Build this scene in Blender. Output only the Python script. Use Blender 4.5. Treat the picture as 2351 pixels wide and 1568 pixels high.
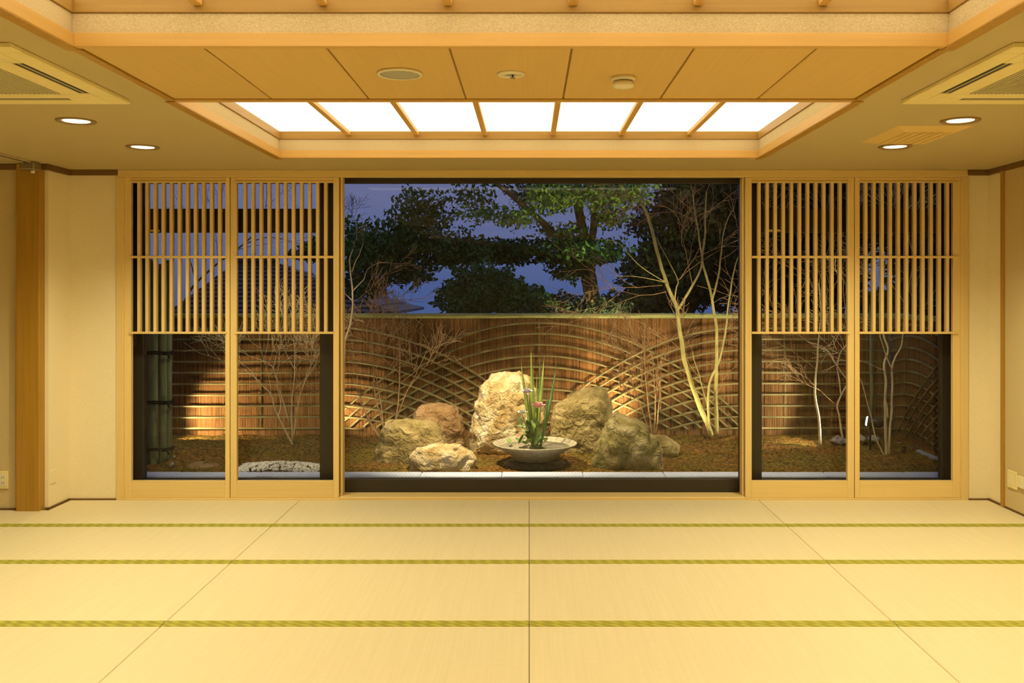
import bpy, math, random
import numpy as np
from mathutils import Vector, Matrix, noise

for o in list(bpy.data.objects):
    bpy.data.objects.remove(o)
random.seed(7)
RNG = np.random.default_rng(7)
scene = bpy.context.scene
COL = scene.collection

# ------------------------------------------------------------------ camera
FPX = 2110.0          # focal length in pixels of the 2351 px wide frame
CX, CY = 1215.0, 670.0  # vanishing point of the room
H = 1.599             # eye height
cam_d = bpy.data.cameras.new('camera')
cam_d.sensor_width = 36.0
cam_d.lens = FPX / 2351.0 * 36.0
cam_d.shift_x = -(CX - 1175.5) / 2351.0
cam_d.shift_y = (CY - 784.0) / 2351.0
cam_d.clip_end = 300
cam = bpy.data.objects.new('camera', cam_d)
COL.objects.link(cam)
cam.location = (0, 0, H)
cam.rotation_euler = (math.pi / 2, 0, 0)
scene.camera = cam

# ------------------------------------------------------------------ world: dusk sky
world = bpy.data.worlds.new('dusk_sky')
scene.world = world
world.use_nodes = True
wn, wl = world.node_tree.nodes, world.node_tree.links
wn.clear()
w_out = wn.new('ShaderNodeOutputWorld')
w_bg = wn.new('ShaderNodeBackground')
w_tc = wn.new('ShaderNodeTexCoord')
w_sep = wn.new('ShaderNodeSeparateXYZ')
w_ramp = wn.new('ShaderNodeValToRGB')
w_ramp.color_ramp.elements[0].position = 0.0
w_ramp.color_ramp.elements[0].color = (0.072, 0.120, 0.33, 1)
w_ramp.color_ramp.elements[1].position = 0.13
w_ramp.color_ramp.elements[1].color = (0.175, 0.190, 0.37, 1)
w_noise = wn.new('ShaderNodeTexNoise')
w_noise.inputs['Scale'].default_value = 3.0
w_noise.inputs['Detail'].default_value = 5.0
w_mix = wn.new('ShaderNodeMix')
w_mix.data_type = 'RGBA'
w_mix.inputs['B'].default_value = (0.17, 0.20, 0.38, 1)
w_mr = wn.new('ShaderNodeMapRange')
w_mr.inputs['From Min'].default_value = 0.5
w_mr.inputs['From Max'].default_value = 0.75
w_mr.inputs['To Max'].default_value = 0.6
wl.new(w_tc.outputs['Generated'], w_sep.inputs[0])
wl.new(w_sep.outputs['Z'], w_ramp.inputs[0])
wl.new(w_tc.outputs['Generated'], w_noise.inputs['Vector'])
wl.new(w_noise.outputs['Fac'], w_mr.inputs['Value'])
wl.new(w_mr.outputs['Result'], w_mix.inputs['Factor'])
wl.new(w_ramp.outputs['Color'], w_mix.inputs['A'])
wl.new(w_mix.outputs['Result'], w_bg.inputs['Color'])
w_bg.inputs['Strength'].default_value = 0.95
wl.new(w_bg.outputs[0], w_out.inputs[0])

# ------------------------------------------------------------------ view
scene.view_settings.view_transform = 'Standard'
scene.view_settings.look = 'None'
scene.view_settings.gamma = 1.0
scene.view_settings.use_curve_mapping = False
scene.view_settings.exposure = 0.0
PANEL_EMIT = 1.75      # luminous ceiling panels
DOWN_EMIT = 2.4       # downlight lenses
DOWN_W = 108.0         # light of each downlight
WARM = (1.0, 0.925, 0.585)
PANEL_COL = (1.0, 0.885, 0.61)
cy = scene.cycles
cy.use_light_tree = False
world.cycles.sampling_method = 'MANUAL'; world.cycles.sample_map_resolution = 256
cy.max_bounces = 6; cy.diffuse_bounces = 4; cy.glossy_bounces = 2; cy.transmission_bounces = 4; cy.transparent_max_bounces = 8
cy.caustics_reflective = False; cy.caustics_refractive = False
cy.use_adaptive_sampling = True; cy.adaptive_threshold = 0.04

# ------------------------------------------------------------------ helpers
def P(px, py, Y):
    """A point of the place that stands at depth Y and shows at (px, py)."""
    return Vector(((px - CX) * Y / FPX, Y, H - (py - CY) * Y / FPX))
def X_(px, Y): return (px - CX) * Y / FPX
def Z_(py, Y): return H - (py - CY) * Y / FPX
ZS = H + (CY - 390) * 7.073 / FPX          # soffit height
def floor_y(py): return FPX * H / (py - CY)
def ceil_y(py): return FPX * (ZS - H) / (CY - py)

class MB:
    def __init__(s): s.v, s.f = [], []
    def add(s, vs, fs):
        b = len(s.v)
        s.v += [tuple(v) for v in vs]
        s.f += [tuple(i + b for i in f) for f in fs]
        return s
    def box(s, x0, x1, y0, y1, z0, z1, c=0.0):
        """Box; c chamfers the edges."""
        if c <= 0:
            vs = [(x, y, z) for z in (z0, z1) for y in (y0, y1) for x in (x0, x1)]
            return s.add(vs, [(0, 2, 3, 1), (4, 5, 7, 6), (0, 1, 5, 4), (2, 6, 7, 3), (0, 4, 6, 2), (1, 3, 7, 5)])
        vs, idx = [], {}
        xs, ys, zs = (x0, x1), (y0, y1), (z0, z1)
        for i in (0, 1):
            for j in (0, 1):
                for k in (0, 1):
                    sx, sy, sz = (c if i == 0 else -c), (c if j == 0 else -c), (c if k == 0 else -c)
                    X, Y, Z = xs[i], ys[j], zs[k]
                    idx[(i, j, k)] = len(vs)
                    vs += [(X, Y + sy, Z + sz), (X + sx, Y, Z + sz), (X + sx, Y + sy, Z)]
        f = []
        for a in (0, 1):
            o = [(0, 0), (1, 0), (1, 1), (0, 1)]
            f.append([idx[(a, p, q)] for p, q in (o if a else o[::-1])])
            f.append([idx[(p, a, q)] + 1 for p, q in (o[::-1] if a else o)])
            f.append([idx[(p, q, a)] + 2 for p, q in (o if a else o[::-1])])
        for a in (0, 1):
            for b in (0, 1):
                f.append([idx[(a, b, 0)], idx[(a, b, 1)], idx[(a, b, 1)] + 1, idx[(a, b, 0)] + 1])
                f.append([idx[(a, 0, b)], idx[(a, 1, b)], idx[(a, 1, b)] + 2, idx[(a, 0, b)] + 2])
                f.append([idx[(0, a, b)] + 1, idx[(1, a, b)] + 1, idx[(1, a, b)] + 2, idx[(0, a, b)] + 2])
        for key, i in idx.items():
            f.append([i, i + 1, i + 2])
        return s.add(vs, f)
    def tube(s, pts, rad, n=6, cap=True):
        pts = [Vector(p) for p in pts]
        if not hasattr(rad, '__len__'): rad = [rad] * len(pts)
        vs, fs = [], []
        up = None
        for i, p in enumerate(pts):
            a = pts[max(0, i - 1)]; b = pts[min(len(pts) - 1, i + 1)]
            t = (b - a)
            t = t.normalized() if t.length > 1e-9 else Vector((0, 0, 1))
            if up is None:
                up = Vector((0, 1, 0)) if abs(t.y) < 0.9 else Vector((1, 0, 0))
            u = (up - t * up.dot(t))
            u = u.normalized() if u.length > 1e-6 else t.orthogonal().normalized()
            w = t.cross(u); up = u
            for k in range(n):
                ang = 2 * math.pi * k / n
                vs.append(p + (u * math.cos(ang) + w * math.sin(ang)) * rad[i])
        m = len(pts)
        for i in range(m - 1):
            for k in range(n):
                fs.append((i * n + k, i * n + (k + 1) % n, (i + 1) * n + (k + 1) % n, (i + 1) * n + k))
        if cap:
            fs.append(tuple(range(n))[::-1]); fs.append(tuple((m - 1) * n + k for k in range(n)))
        return s.add(vs, fs)
    def lathe(s, prof, n=32, c=(0, 0, 0)):
        """prof: list of (r, z); revolve about Z."""
        vs, fs = [], []
        for r, z in prof:
            for k in range(n):
                a = 2 * math.pi * k / n
                vs.append((c[0] + r * math.cos(a), c[1] + r * math.sin(a), c[2] + z))
        for i in range(len(prof) - 1):
            for k in range(n):
                fs.append((i * n + k, i * n + (k + 1) % n, (i + 1) * n + (k + 1) % n, (i + 1) * n + k))
        if prof[0][0] > 1e-6: fs.append(tuple(range(n))[::-1])
        if prof[-1][0] > 1e-6: fs.append(tuple((len(prof) - 1) * n + k for k in range(n)))
        return s.add(vs, fs)
    def mesh(s, name, smooth=False):
        me = bpy.data.meshes.new(name)
        me.from_pydata(s.v, [], s.f)
        me.update()
        if smooth:
            me.polygons.foreach_set('use_smooth', [True] * len(me.polygons))
        return me
    def build(s, name, mat, parent=None, smooth=False, **tags):
        return link(name, s.mesh(name, smooth), mat, parent, **tags)

def fix_normals(me):
    import bmesh
    bm = bmesh.new(); bm.from_mesh(me)
    bmesh.ops.recalc_face_normals(bm, faces=bm.faces)
    bm.to_mesh(me); bm.free()

def world_loc(o):
    v = Vector(o.location)
    while o.parent is not None:
        o = o.parent; v = v + Vector(o.location)
    return v

def tag(o, label=None, cat=None, group=None, kind=None):
    if label: o['label'] = label
    if cat: o['category'] = cat
    if group: o['group'] = group
    if kind: o['kind'] = kind
    return o

def link(name, me, mat, parent=None, label=None, cat=None, group=None, kind=None, local=False):
    """A mesh made in world coordinates becomes an object (a part when it has a parent)."""
    if mat is not None and not me.materials: me.materials.append(mat)
    o = bpy.data.objects.new(name, me)
    COL.objects.link(o)
    if parent is not None:
        o.parent = parent
        if not local: o.location = -world_loc(parent)
    return tag(o, label, cat, group, kind)

def empty(name, loc, label=None, cat=None, group=None, kind=None):
    o = bpy.data.objects.new(name, None)
    o.empty_display_size = 0.1
    COL.objects.link(o)
    o.location = loc
    return tag(o, label, cat, group, kind)

def set_origin(o, loc):
    """Move a top-level mesh's origin to loc."""
    loc = Vector(loc)
    o.data.transform(Matrix.Translation(-loc)); o.location = loc
    return o

def copy_tree(o, parent=None):
    c = o.copy(); COL.objects.link(c); c.parent = parent
    for ch in list(o.children): copy_tree(ch, c)
    return c

# ------------------------------------------------------------------ materials
def srgb(r, g, b):
    f = lambda c: (c / 255 / 12.92) if c / 255 <= 0.04045 else ((c / 255 + 0.055) / 1.055) ** 2.4
    return (f(r), f(g), f(b), 1)

def base_mat(name, rough=0.6, spec=0.4):
    m = bpy.data.materials.new(name); m.use_nodes = True
    n, l = m.node_tree.nodes, m.node_tree.links
    b = n['Principled BSDF']
    b.inputs['Roughness'].default_value = rough
    b.inputs['Specular IOR Level'].default_value = spec
    return m, n, l, b

def noise_mat(name, c0, c1, scale=(8, 8, 8), detail=4, rough=0.6, spec=0.35, bump=0.0, lo=0.35, hi=0.65, bump_dist=0.01, per_object=0.0, sheen=0.0):
    m, n, l, b = base_mat(name, rough, spec)
    tc = n.new('ShaderNodeTexCoord'); mp = n.new('ShaderNodeMapping'); t = n.new('ShaderNodeTexNoise')
    mp.inputs['Scale'].default_value = scale
    t.inputs['Scale'].default_value = 1.0; t.inputs['Detail'].default_value = detail
    src = tc.outputs['Object']
    if per_object > 0:
        oi = n.new('ShaderNodeObjectInfo'); vm = n.new('ShaderNodeVectorMath'); vm.operation = 'SCALE'
        cb = n.new('ShaderNodeCombineXYZ')
        for k in range(3): l.new(oi.outputs['Random'], cb.inputs[k])
        l.new(cb.outputs[0], vm.inputs[0]); vm.inputs['Scale'].default_value = 37.0
        ad = n.new('ShaderNodeVectorMath'); ad.operation = 'ADD'
        l.new(src, ad.inputs[0]); l.new(vm.outputs[0], ad.inputs[1]); src = ad.outputs[0]
    l.new(src, mp.inputs['Vector']); l.new(mp.outputs[0], t.inputs['Vector'])
    r = n.new('ShaderNodeValToRGB')
    r.color_ramp.elements[0].position = lo; r.color_ramp.elements[0].color = c0
    r.color_ramp.elements[1].position = hi; r.color_ramp.elements[1].color = c1
    l.new(t.outputs['Fac'], r.inputs[0])
    col = r.outputs['Color']
    if per_object > 0:
        hs = n.new('ShaderNodeHueSaturation'); mr = n.new('ShaderNodeMapRange')
        mr.inputs['To Min'].default_value = 1 - per_object; mr.inputs['To Max'].default_value = 1 + per_object
        l.new(oi.outputs['Random'], mr.inputs['Value']); l.new(mr.outputs[0], hs.inputs['Value'])
        l.new(col, hs.inputs['Color']); col = hs.outputs['Color']
    l.new(col, b.inputs['Base Color'])
    if bump > 0:
        bp = n.new('ShaderNodeBump'); bp.inputs['Strength'].default_value = bump; bp.inputs['Distance'].default_value = bump_dist
        l.new(t.outputs['Fac'], bp.inputs['Height']); l.new(bp.outputs[0], b.inputs['Normal'])
    return m

def plain_mat(name, c, rough=0.5, spec=0.4, metal=0.0):
    m, n, l, b = base_mat(name, rough, spec)
    t = n.new('ShaderNodeTexNoise'); t.inputs['Scale'].default_value = 9.0
    tc = n.new('ShaderNodeTexCoord'); l.new(tc.outputs['Object'], t.inputs['Vector'])
    r = n.new('ShaderNodeValToRGB')
    r.color_ramp.elements[0].color = tuple(x * 0.94 for x in c[:3]) + (1,)
    r.color_ramp.elements[1].color = tuple(min(1, x * 1.05) for x in c[:3]) + (1,)
    l.new(t.outputs['Fac'], r.inputs[0]); l.new(r.outputs[0], b.inputs['Base Color'])
    b.inputs['Metallic'].default_value = metal
    return m

def emit_mat(name, c, s, sample=True):
    m, n, l, b = base_mat(name)
    b.inputs['Base Color'].default_value = (0.8, 0.8, 0.8, 1)
    b.inputs['Emission Color'].default_value = tuple(c) + (1,)
    b.inputs['Emission Strength'].default_value = s
    if not sample: m.cycles.emission_sampling = 'NONE'   # its beam is a light of its own
    return m

M = {}
# woods: grain runs along the named axis
def wood(name, c0, c1, axis, rough=0.45, fine=60):
    sc = [fine, fine, fine]; sc['xyz'.index(axis)] = 1.5
    return noise_mat(name, c0, c1, tuple(sc), 5, rough, 0.4, 0.03, 0.3, 0.7, 0.002, 0.04)
HIN0, HIN1 = (0.75, 0.545, 0.215, 1), (0.80, 0.595, 0.25, 1)
for ax in 'xyz': M['hinoki_' + ax] = wood('hinoki_' + ax, HIN0, HIN1, ax)
COF0, COF1 = (0.60, 0.35, 0.095, 1), (0.66, 0.395, 0.115, 1)
for ax in 'xy': M['coffer_' + ax] = wood('coffer_wood_' + ax, COF0, COF1, ax)
for ax in 'xy': M['rail_' + ax] = wood('coffer_rail_wood_' + ax, (0.37, 0.205, 0.042, 1), (0.43, 0.25, 0.058, 1), ax)
M['panel_wood'] = wood('ceiling_panel_wood', (0.66, 0.43, 0.135, 1), (0.70, 0.46, 0.155, 1), 'y', 0.5, 90)
M['pillar_wood'] = wood('pillar_wood', (0.38, 0.20, 0.022, 1), (0.46, 0.25, 0.034, 1), 'z', 0.4, 45)
M['dark_wood'] = wood('dark_trim_wood', (0.155, 0.080, 0.020, 1), (0.20, 0.105, 0.03, 1), 'x', 0.45, 45)
M['seam_wood'] = plain_mat('dark_joint_strip', (0.30, 0.17, 0.05, 1), 0.6)
M['soffit'] = noise_mat('soffit_paper', (0.50, 0.395, 0.205, 1), (0.55, 0.435, 0.23, 1), (160, 160, 160), 3, 0.9, 0.1, 0.25, 0.3, 0.7, 0.002)
M['wall'] = noise_mat('wall_paper', (0.84, 0.72, 0.47, 1), (0.88, 0.76, 0.51, 1), (90, 90, 90), 3, 0.85, 0.15, 0.06, 0.3, 0.7, 0.002)
M['partition'] = noise_mat('partition_cloth', (0.62, 0.48, 0.25, 1), (0.66, 0.52, 0.28, 1), (120, 120, 120), 3, 0.85, 0.15, 0.06, 0.3, 0.7, 0.002)
M['washi'] = noise_mat('coffer_paper', (0.52, 0.40, 0.22, 1), (0.68, 0.55, 0.34, 1), (150, 150, 260), 6, 0.9, 0.1, 0.15, 0.32, 0.68, 0.003)
M['light_panel'] = emit_mat('light_panel', PANEL_COL, PANEL_EMIT)
M['downlight'] = emit_mat('downlight_lens', (1.0, 0.84, 0.52), DOWN_EMIT, False)
M['ring'] = plain_mat('downlight_ring', (0.30, 0.19, 0.07, 1), 0.4)
M['alu_black'] = plain_mat('black_aluminium', (0.032, 0.025, 0.016, 1), 0.4, 0.4)
M['plastic_cream'] = plain_mat('cream_plastic', (0.86, 0.72, 0.34, 1), 0.45)
M['plastic_dim'] = plain_mat('beige_grille', (0.50, 0.43, 0.24, 1), 0.6)
M['slot_dark'] = plain_mat('slot_dark', (0.03, 0.025, 0.018, 1), 0.6)
M['vent'] = plain_mat('yellow_vent', (0.72, 0.50, 0.17, 1), 0.5)
M['white_plastic'] = plain_mat('white_plastic', (0.80, 0.72, 0.52, 1), 0.4)
M['grey_mesh'] = noise_mat('speaker_mesh', (0.30, 0.28, 0.22, 1), (0.50, 0.46, 0.36, 1), (300, 300, 300), 1, 0.7, 0.2)
M['metal'] = plain_mat('steel', (0.35, 0.30, 0.22, 1), 0.35, 0.5, 0.8)
M['rail_alu'] = plain_mat('rail_aluminium', (0.62, 0.50, 0.30, 1), 0.4, 0.5, 0.3)
M['kerb'] = noise_mat('kerb_granite', (0.70, 0.76, 0.98, 1), (0.80, 0.86, 1.0, 1), (60, 60, 60), 4, 0.8, 0.2, 0.1)  # bluish cast of the light on the kerb is put into its colour
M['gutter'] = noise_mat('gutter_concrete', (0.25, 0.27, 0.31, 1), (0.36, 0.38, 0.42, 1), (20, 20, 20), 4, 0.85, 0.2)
M['bark'] = noise_mat('cedar_bark', (0.085, 0.038, 0.012, 1), (0.36, 0.18, 0.06, 1), (105, 105, 2.4), 8, 0.9, 0.1, 0.9, 0.32, 0.70, 0.02, 0.28)
M['strip'] = noise_mat('bamboo_strip', (0.14, 0.115, 0.04, 1), (0.30, 0.25, 0.10, 1), (6, 30, 30), 4, 0.5, 0.35, 0.0, 0.3, 0.7, 0.01, 0.15)
M['bamboo_rail'] = noise_mat('green_bamboo', (0.30, 0.34, 0.10, 1), (0.46, 0.46, 0.17, 1), (5, 30, 30), 4, 0.45, 0.4)
M['bamboo_pole'] = noise_mat('grey_green_bamboo', (0.13, 0.155, 0.085, 1), (0.24, 0.265, 0.15, 1), (40, 40, 4), 4, 0.5, 0.35, 0, 0.3, 0.7, 0.01, 0.1)
M['rope'] = plain_mat('black_rope', (0.02, 0.017, 0.012, 1), 0.9, 0.1)
M['stem'] = noise_mat('pale_stem', (0.48, 0.37, 0.20, 1), (0.74, 0.62, 0.38, 1), (30, 30, 8), 4, 0.8, 0.2, 0.2, 0.3, 0.7, 0.003)
M['stem_green'] = noise_mat('greenish_stem', (0.36, 0.32, 0.10, 1), (0.60, 0.53, 0.21, 1), (30, 30, 8), 4, 0.75, 0.2, 0.2, 0.3, 0.7, 0.003)
M['twig'] = noise_mat('brown_twig', (0.28, 0.17, 0.08, 1), (0.46, 0.30, 0.155, 1), (30, 30, 30), 3, 0.8, 0.2)
M['trunk'] = noise_mat('old_trunk', (0.10, 0.072, 0.03, 1), (0.26, 0.19, 0.075, 1), (14, 14, 4), 6, 0.9, 0.1, 0.6, 0.3, 0.7, 0.02)
M['leaf_lit'] = noise_mat('leaf_lit', (0.07, 0.17, 0.02, 1), (0.20, 0.38, 0.05, 1), (2.5, 2.5, 2.5), 3, 0.55, 0.3)  # lighter leaf colour paints in the light on the upper crown
M['leaf_dark'] = noise_mat('leaf_dark', (0.008, 0.018, 0.007, 1), (0.024, 0.048, 0.014, 1), (2.5, 2.5, 2.5), 3, 0.6, 0.25)
M['leaf_mid'] = noise_mat('leaf_mid', (0.018, 0.070, 0.010, 1), (0.055, 0.17, 0.026, 1), (2.5, 2.5, 2.5), 3, 0.55, 0.3)
M['roof'] = noise_mat('roof_tile', (0.018, 0.017, 0.018, 1), (0.045, 0.042, 0.045, 1), (6, 6, 6), 3, 0.4, 0.5, 0, 0.3, 0.7, 0.01, 0.2)
M['house_wall'] = noise_mat('house_plaster', (0.16, 0.14, 0.12, 1), (0.22, 0.19, 0.16, 1), (4, 4, 4), 3, 0.9, 0.1)
M['far_ground'] = noise_mat('far_ground', (0.03, 0.03, 0.018, 1), (0.06, 0.055, 0.03, 1), (1, 1, 1), 4, 0.95, 0.05)
M['eave'] = noise_mat('eave_board', (0.05, 0.03, 0.015, 1), (0.08, 0.05, 0.025, 1), (4, 40, 40), 3, 0.7, 0.2)
M['bowl'] = noise_mat('bowl_stoneware', (0.36, 0.31, 0.20, 1), (0.54, 0.48, 0.33, 1), (25, 25, 25), 5, 0.6, 0.3, 0.1, 0.3, 0.7, 0.004)
M['stand'] = noise_mat('stand_dark', (0.025, 0.02, 0.012, 1), (0.06, 0.048, 0.03, 1), (30, 30, 30), 3, 0.5, 0.3)
M['blade'] = noise_mat('iris_leaf', (0.22, 0.33, 0.05, 1), (0.42, 0.50, 0.10, 1), (40, 40, 4), 3, 0.5, 0.3)
M['blade_dark'] = noise_mat('iris_leaf_dark', (0.07, 0.16, 0.05, 1), (0.15, 0.26, 0.09, 1), (40, 40, 4), 3, 0.5, 0.3)
M['leaf_fresh'] = noise_mat('fresh_leaf', (0.13, 0.24, 0.05, 1), (0.32, 0.42, 0.12, 1), (20, 20, 20), 3, 0.5, 0.3)
M['pink'] = noise_mat('pink_petal', (0.80, 0.36, 0.38, 1), (0.88, 0.55, 0.52, 1), (40, 40, 40), 3, 0.6, 0.2)
M['lilac'] = noise_mat('lilac_petal', (0.70, 0.60, 0.72, 1), (0.80, 0.72, 0.80, 1), (40, 40, 40), 3, 0.6, 0.2)
M['white_petal'] = noise_mat('white_petal', (0.72, 0.70, 0.62, 1), (0.82, 0.80, 0.72, 1), (40, 40, 40), 3, 0.6, 0.2)
M['gravel'] = noise_mat('white_gravel', (0.74, 0.70, 0.62, 1), (0.90, 0.86, 0.78, 1), (30, 30, 30), 3, 0.9, 0.1)
M['lamp_body'] = plain_mat('lamp_black_metal', (0.03, 0.028, 0.025, 1), 0.45)
M['lamp_lens'] = emit_mat('garden_lamp_lens', (1.0, 0.88, 0.66), 14.0, False)

# moss ground
def moss_mat():
    m, n, l, b = base_mat('moss_ground', 0.95, 0.1)
    tc = n.new('ShaderNodeTexCoord')
    t1 = n.new('ShaderNodeTexNoise'); t1.inputs['Scale'].default_value = 2.2; t1.inputs['Detail'].default_value = 6
    t2 = n.new('ShaderNodeTexNoise'); t2.inputs['Scale'].default_value = 34; t2.inputs['Detail'].default_value = 9
    l.new(tc.outputs['Object'], t1.inputs['Vector']); l.new(tc.outputs['Object'], t2.inputs['Vector'])
    r1 = n.new('ShaderNodeValToRGB')
    r1.color_ramp.elements[0].position = 0.35; r1.color_ramp.elements[0].color = (0.22, 0.115, 0.028, 1)
    r1.color_ramp.elements[1].position = 0.62; r1.color_ramp.elements[1].color = (0.165, 0.125, 0.022, 1)
    l.new(t1.outputs['Fac'], r1.inputs[0])
    mx = n.new('ShaderNodeMix'); mx.data_type = 'RGBA'; mx.blend_type = 'MULTIPLY'; mx.inputs['Factor'].default_value = 0.9
    r2 = n.new('ShaderNodeValToRGB')
    r2.color_ramp.elements[0].position = 0.34; r2.color_ramp.elements[0].color = (0.17, 0.155, 0.11, 1)
    r2.color_ramp.elements[1].position = 0.70; r2.color_ramp.elements[1].color = (1.75, 1.55, 1.2, 1)
    l.new(t2.outputs['Fac'], r2.inputs[0])
    l.new(r1.outputs[0], mx.inputs['A']); l.new(r2.outputs[0], mx.inputs['B'])
    l.new(mx.outputs['Result'], b.inputs['Base Color'])
    bp = n.new('ShaderNodeBump'); bp.inputs['Strength'].default_value = 1.0; bp.inputs['Distance'].default_value = 0.04
    l.new(t2.outputs['Fac'], bp.inputs['Height']); l.new(bp.outputs[0], b.inputs['Normal'])
    return m
M['moss'] = moss_mat()

def rock_mat(name, cols, scale=7.0):
    m, n, l, b = base_mat(name, 0.85, 0.2)
    tc = n.new('ShaderNodeTexCoord')
    t1 = n.new('ShaderNodeTexNoise'); t1.inputs['Scale'].default_value = scale; t1.inputs['Detail'].default_value = 8; t1.inputs['Distortion'].default_value = 0.6
    l.new(tc.outputs['Object'], t1.inputs['Vector'])
    r = n.new('ShaderNodeValToRGB')
    els = r.color_ramp.elements
    els[0].position = 0.30; els[0].color = cols[0]
    els[1].position = 0.70; els[1].color = cols[-1]
    if len(cols) > 2:
        e = els.new(0.5); e.color = cols[1]
    l.new(t1.outputs['Fac'], r.inputs[0]); l.new(r.outputs[0], b.inputs['Base Color'])
    t2 = n.new('ShaderNodeTexNoise'); t2.inputs['Scale'].default_value = 28; t2.inputs['Detail'].default_value = 8
    l.new(tc.outputs['Object'], t2.inputs['Vector'])
    t2.inputs['Distortion'].default_value = 1.2; t2.inputs['Scale'].default_value = 14
    bp = n.new('ShaderNodeBump'); bp.inputs['Strength'].default_value = 1.0; bp.inputs['Distance'].default_value = 0.06
    l.new(t2.outputs['Fac'], bp.inputs['Height']); l.new(bp.outputs[0], b.inputs['Normal'])
    return m
M['rock_pale'] = rock_mat('rock_pale', [(0.42, 0.26, 0.085, 1), (0.74, 0.56, 0.28, 1), (0.90, 0.80, 0.56, 1)])
M['rock_olive'] = rock_mat('rock_olive', [(0.17, 0.125, 0.04, 1), (0.36, 0.27, 0.10, 1), (0.52, 0.40, 0.19, 1)])
M['rock_brown'] = rock_mat('rock_brown', [(0.22, 0.12, 0.045, 1), (0.34, 0.20, 0.085, 1), (0.42, 0.27, 0.13, 1)])
M['rock_moss'] = rock_mat('rock_moss', [(0.10, 0.10, 0.02, 1), (0.34, 0.27, 0.09, 1), (0.66, 0.54, 0.30, 1)], 5.0)
M['rock_grey'] = rock_mat('rock_grey', [(0.25, 0.22, 0.2, 1), (0.42, 0.38, 0.36, 1), (0.6, 0.56, 0.55, 1)])

# tatami
def tatami_mat():
    m, n, l, b = base_mat('tatami_straw', 0.55, 0.3)
    tc = n.new('ShaderNodeTexCoord'); oi = n.new('ShaderNodeObjectInfo')
    def nz(sc, det):
        mp = n.new('ShaderNodeMapping'); mp.inputs['Scale'].default_value = sc
        t = n.new('ShaderNodeTexNoise'); t.inputs['Scale'].default_value = 1; t.inputs['Detail'].default_value = det
        l.new(tc.outputs['Object'], mp.inputs['Vector']); l.new(mp.outputs[0], t.inputs['Vector']); return t
    streak = nz((55, 1.2, 1), 5); rush = nz((14, 260, 1), 2)
    r = n.new('ShaderNodeValToRGB')
    r.color_ramp.elements[0].position = 0.3; r.color_ramp.elements[0].color = (0.70, 0.585, 0.335, 1)
    r.color_ramp.elements[1].position = 0.7; r.color_ramp.elements[1].color = (0.77, 0.655, 0.40, 1)
    mm = n.new('ShaderNodeMath'); mm.operation = 'MULTIPLY_ADD'; mm.inputs[1].default_value = 0.45
    l.new(rush.outputs['Fac'], mm.inputs[0])
    m2 = n.new('ShaderNodeMath'); m2.operation = 'MULTIPLY'; m2.inputs[1].default_value = 0.55
    l.new(streak.outputs['Fac'], m2.inputs[0]); l.new(m2.outputs[0], mm.inputs[2])
    l.new(mm.outputs[0], r.inputs[0])
    hs = n.new('ShaderNodeHueSaturation'); mr = n.new('ShaderNodeMapRange')
    mr.inputs['To Min'].default_value = 0.97; mr.inputs['To Max'].default_value = 1.03
    l.new(oi.outputs['Random'], mr.inputs['Value']); l.new(mr.outputs[0], hs.inputs['Value'])
    l.new(r.outputs[0], hs.inputs['Color']); l.new(hs.outputs[0], b.inputs['Base Color'])
    w = n.new('ShaderNodeTexWave'); w.inputs['Scale'].default_value = 60; w.bands_direction = 'Y'
    l.new(tc.outputs['Object'], w.inputs['Vector'])
    bp = n.new('ShaderNodeBump'); bp.inputs['Strength'].default_value = 0.15; bp.inputs['Distance'].default_value = 0.002
    l.new(w.outputs['Fac'], bp.inputs['Height']); l.new(bp.outputs[0], b.inputs['Normal'])
    return m
M['tatami'] = tatami_mat()

def heri_mat():
    m, n, l, b = base_mat('green_edging', 0.7, 0.2)
    tc = n.new('ShaderNodeTexCoord'); mp = n.new('ShaderNodeMapping')
    mp.inputs['Scale'].default_value = (1, 1, 1); l.new(tc.outputs['Object'], mp.inputs['Vector'])
    w = n.new('ShaderNodeTexWave'); w.wave_type = 'BANDS'; w.bands_direction = 'DIAGONAL'; w.inputs['Scale'].default_value = 9.0
    w.inputs['Distortion'].default_value = 2.5; w.inputs['Detail'].default_value = 1
    l.new(mp.outputs[0], w.inputs['Vector'])
    r = n.new('ShaderNodeValToRGB')
    r.color_ramp.elements[0].color = (0.30, 0.27, 0.030, 1); r.color_ramp.elements[1].color = (0.46, 0.40, 0.06, 1)
    l.new(w.outputs['Fac'], r.inputs[0]); l.new(r.outputs[0], b.inputs['Base Color'])
    return m
M['heri'] = heri_mat()

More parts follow.
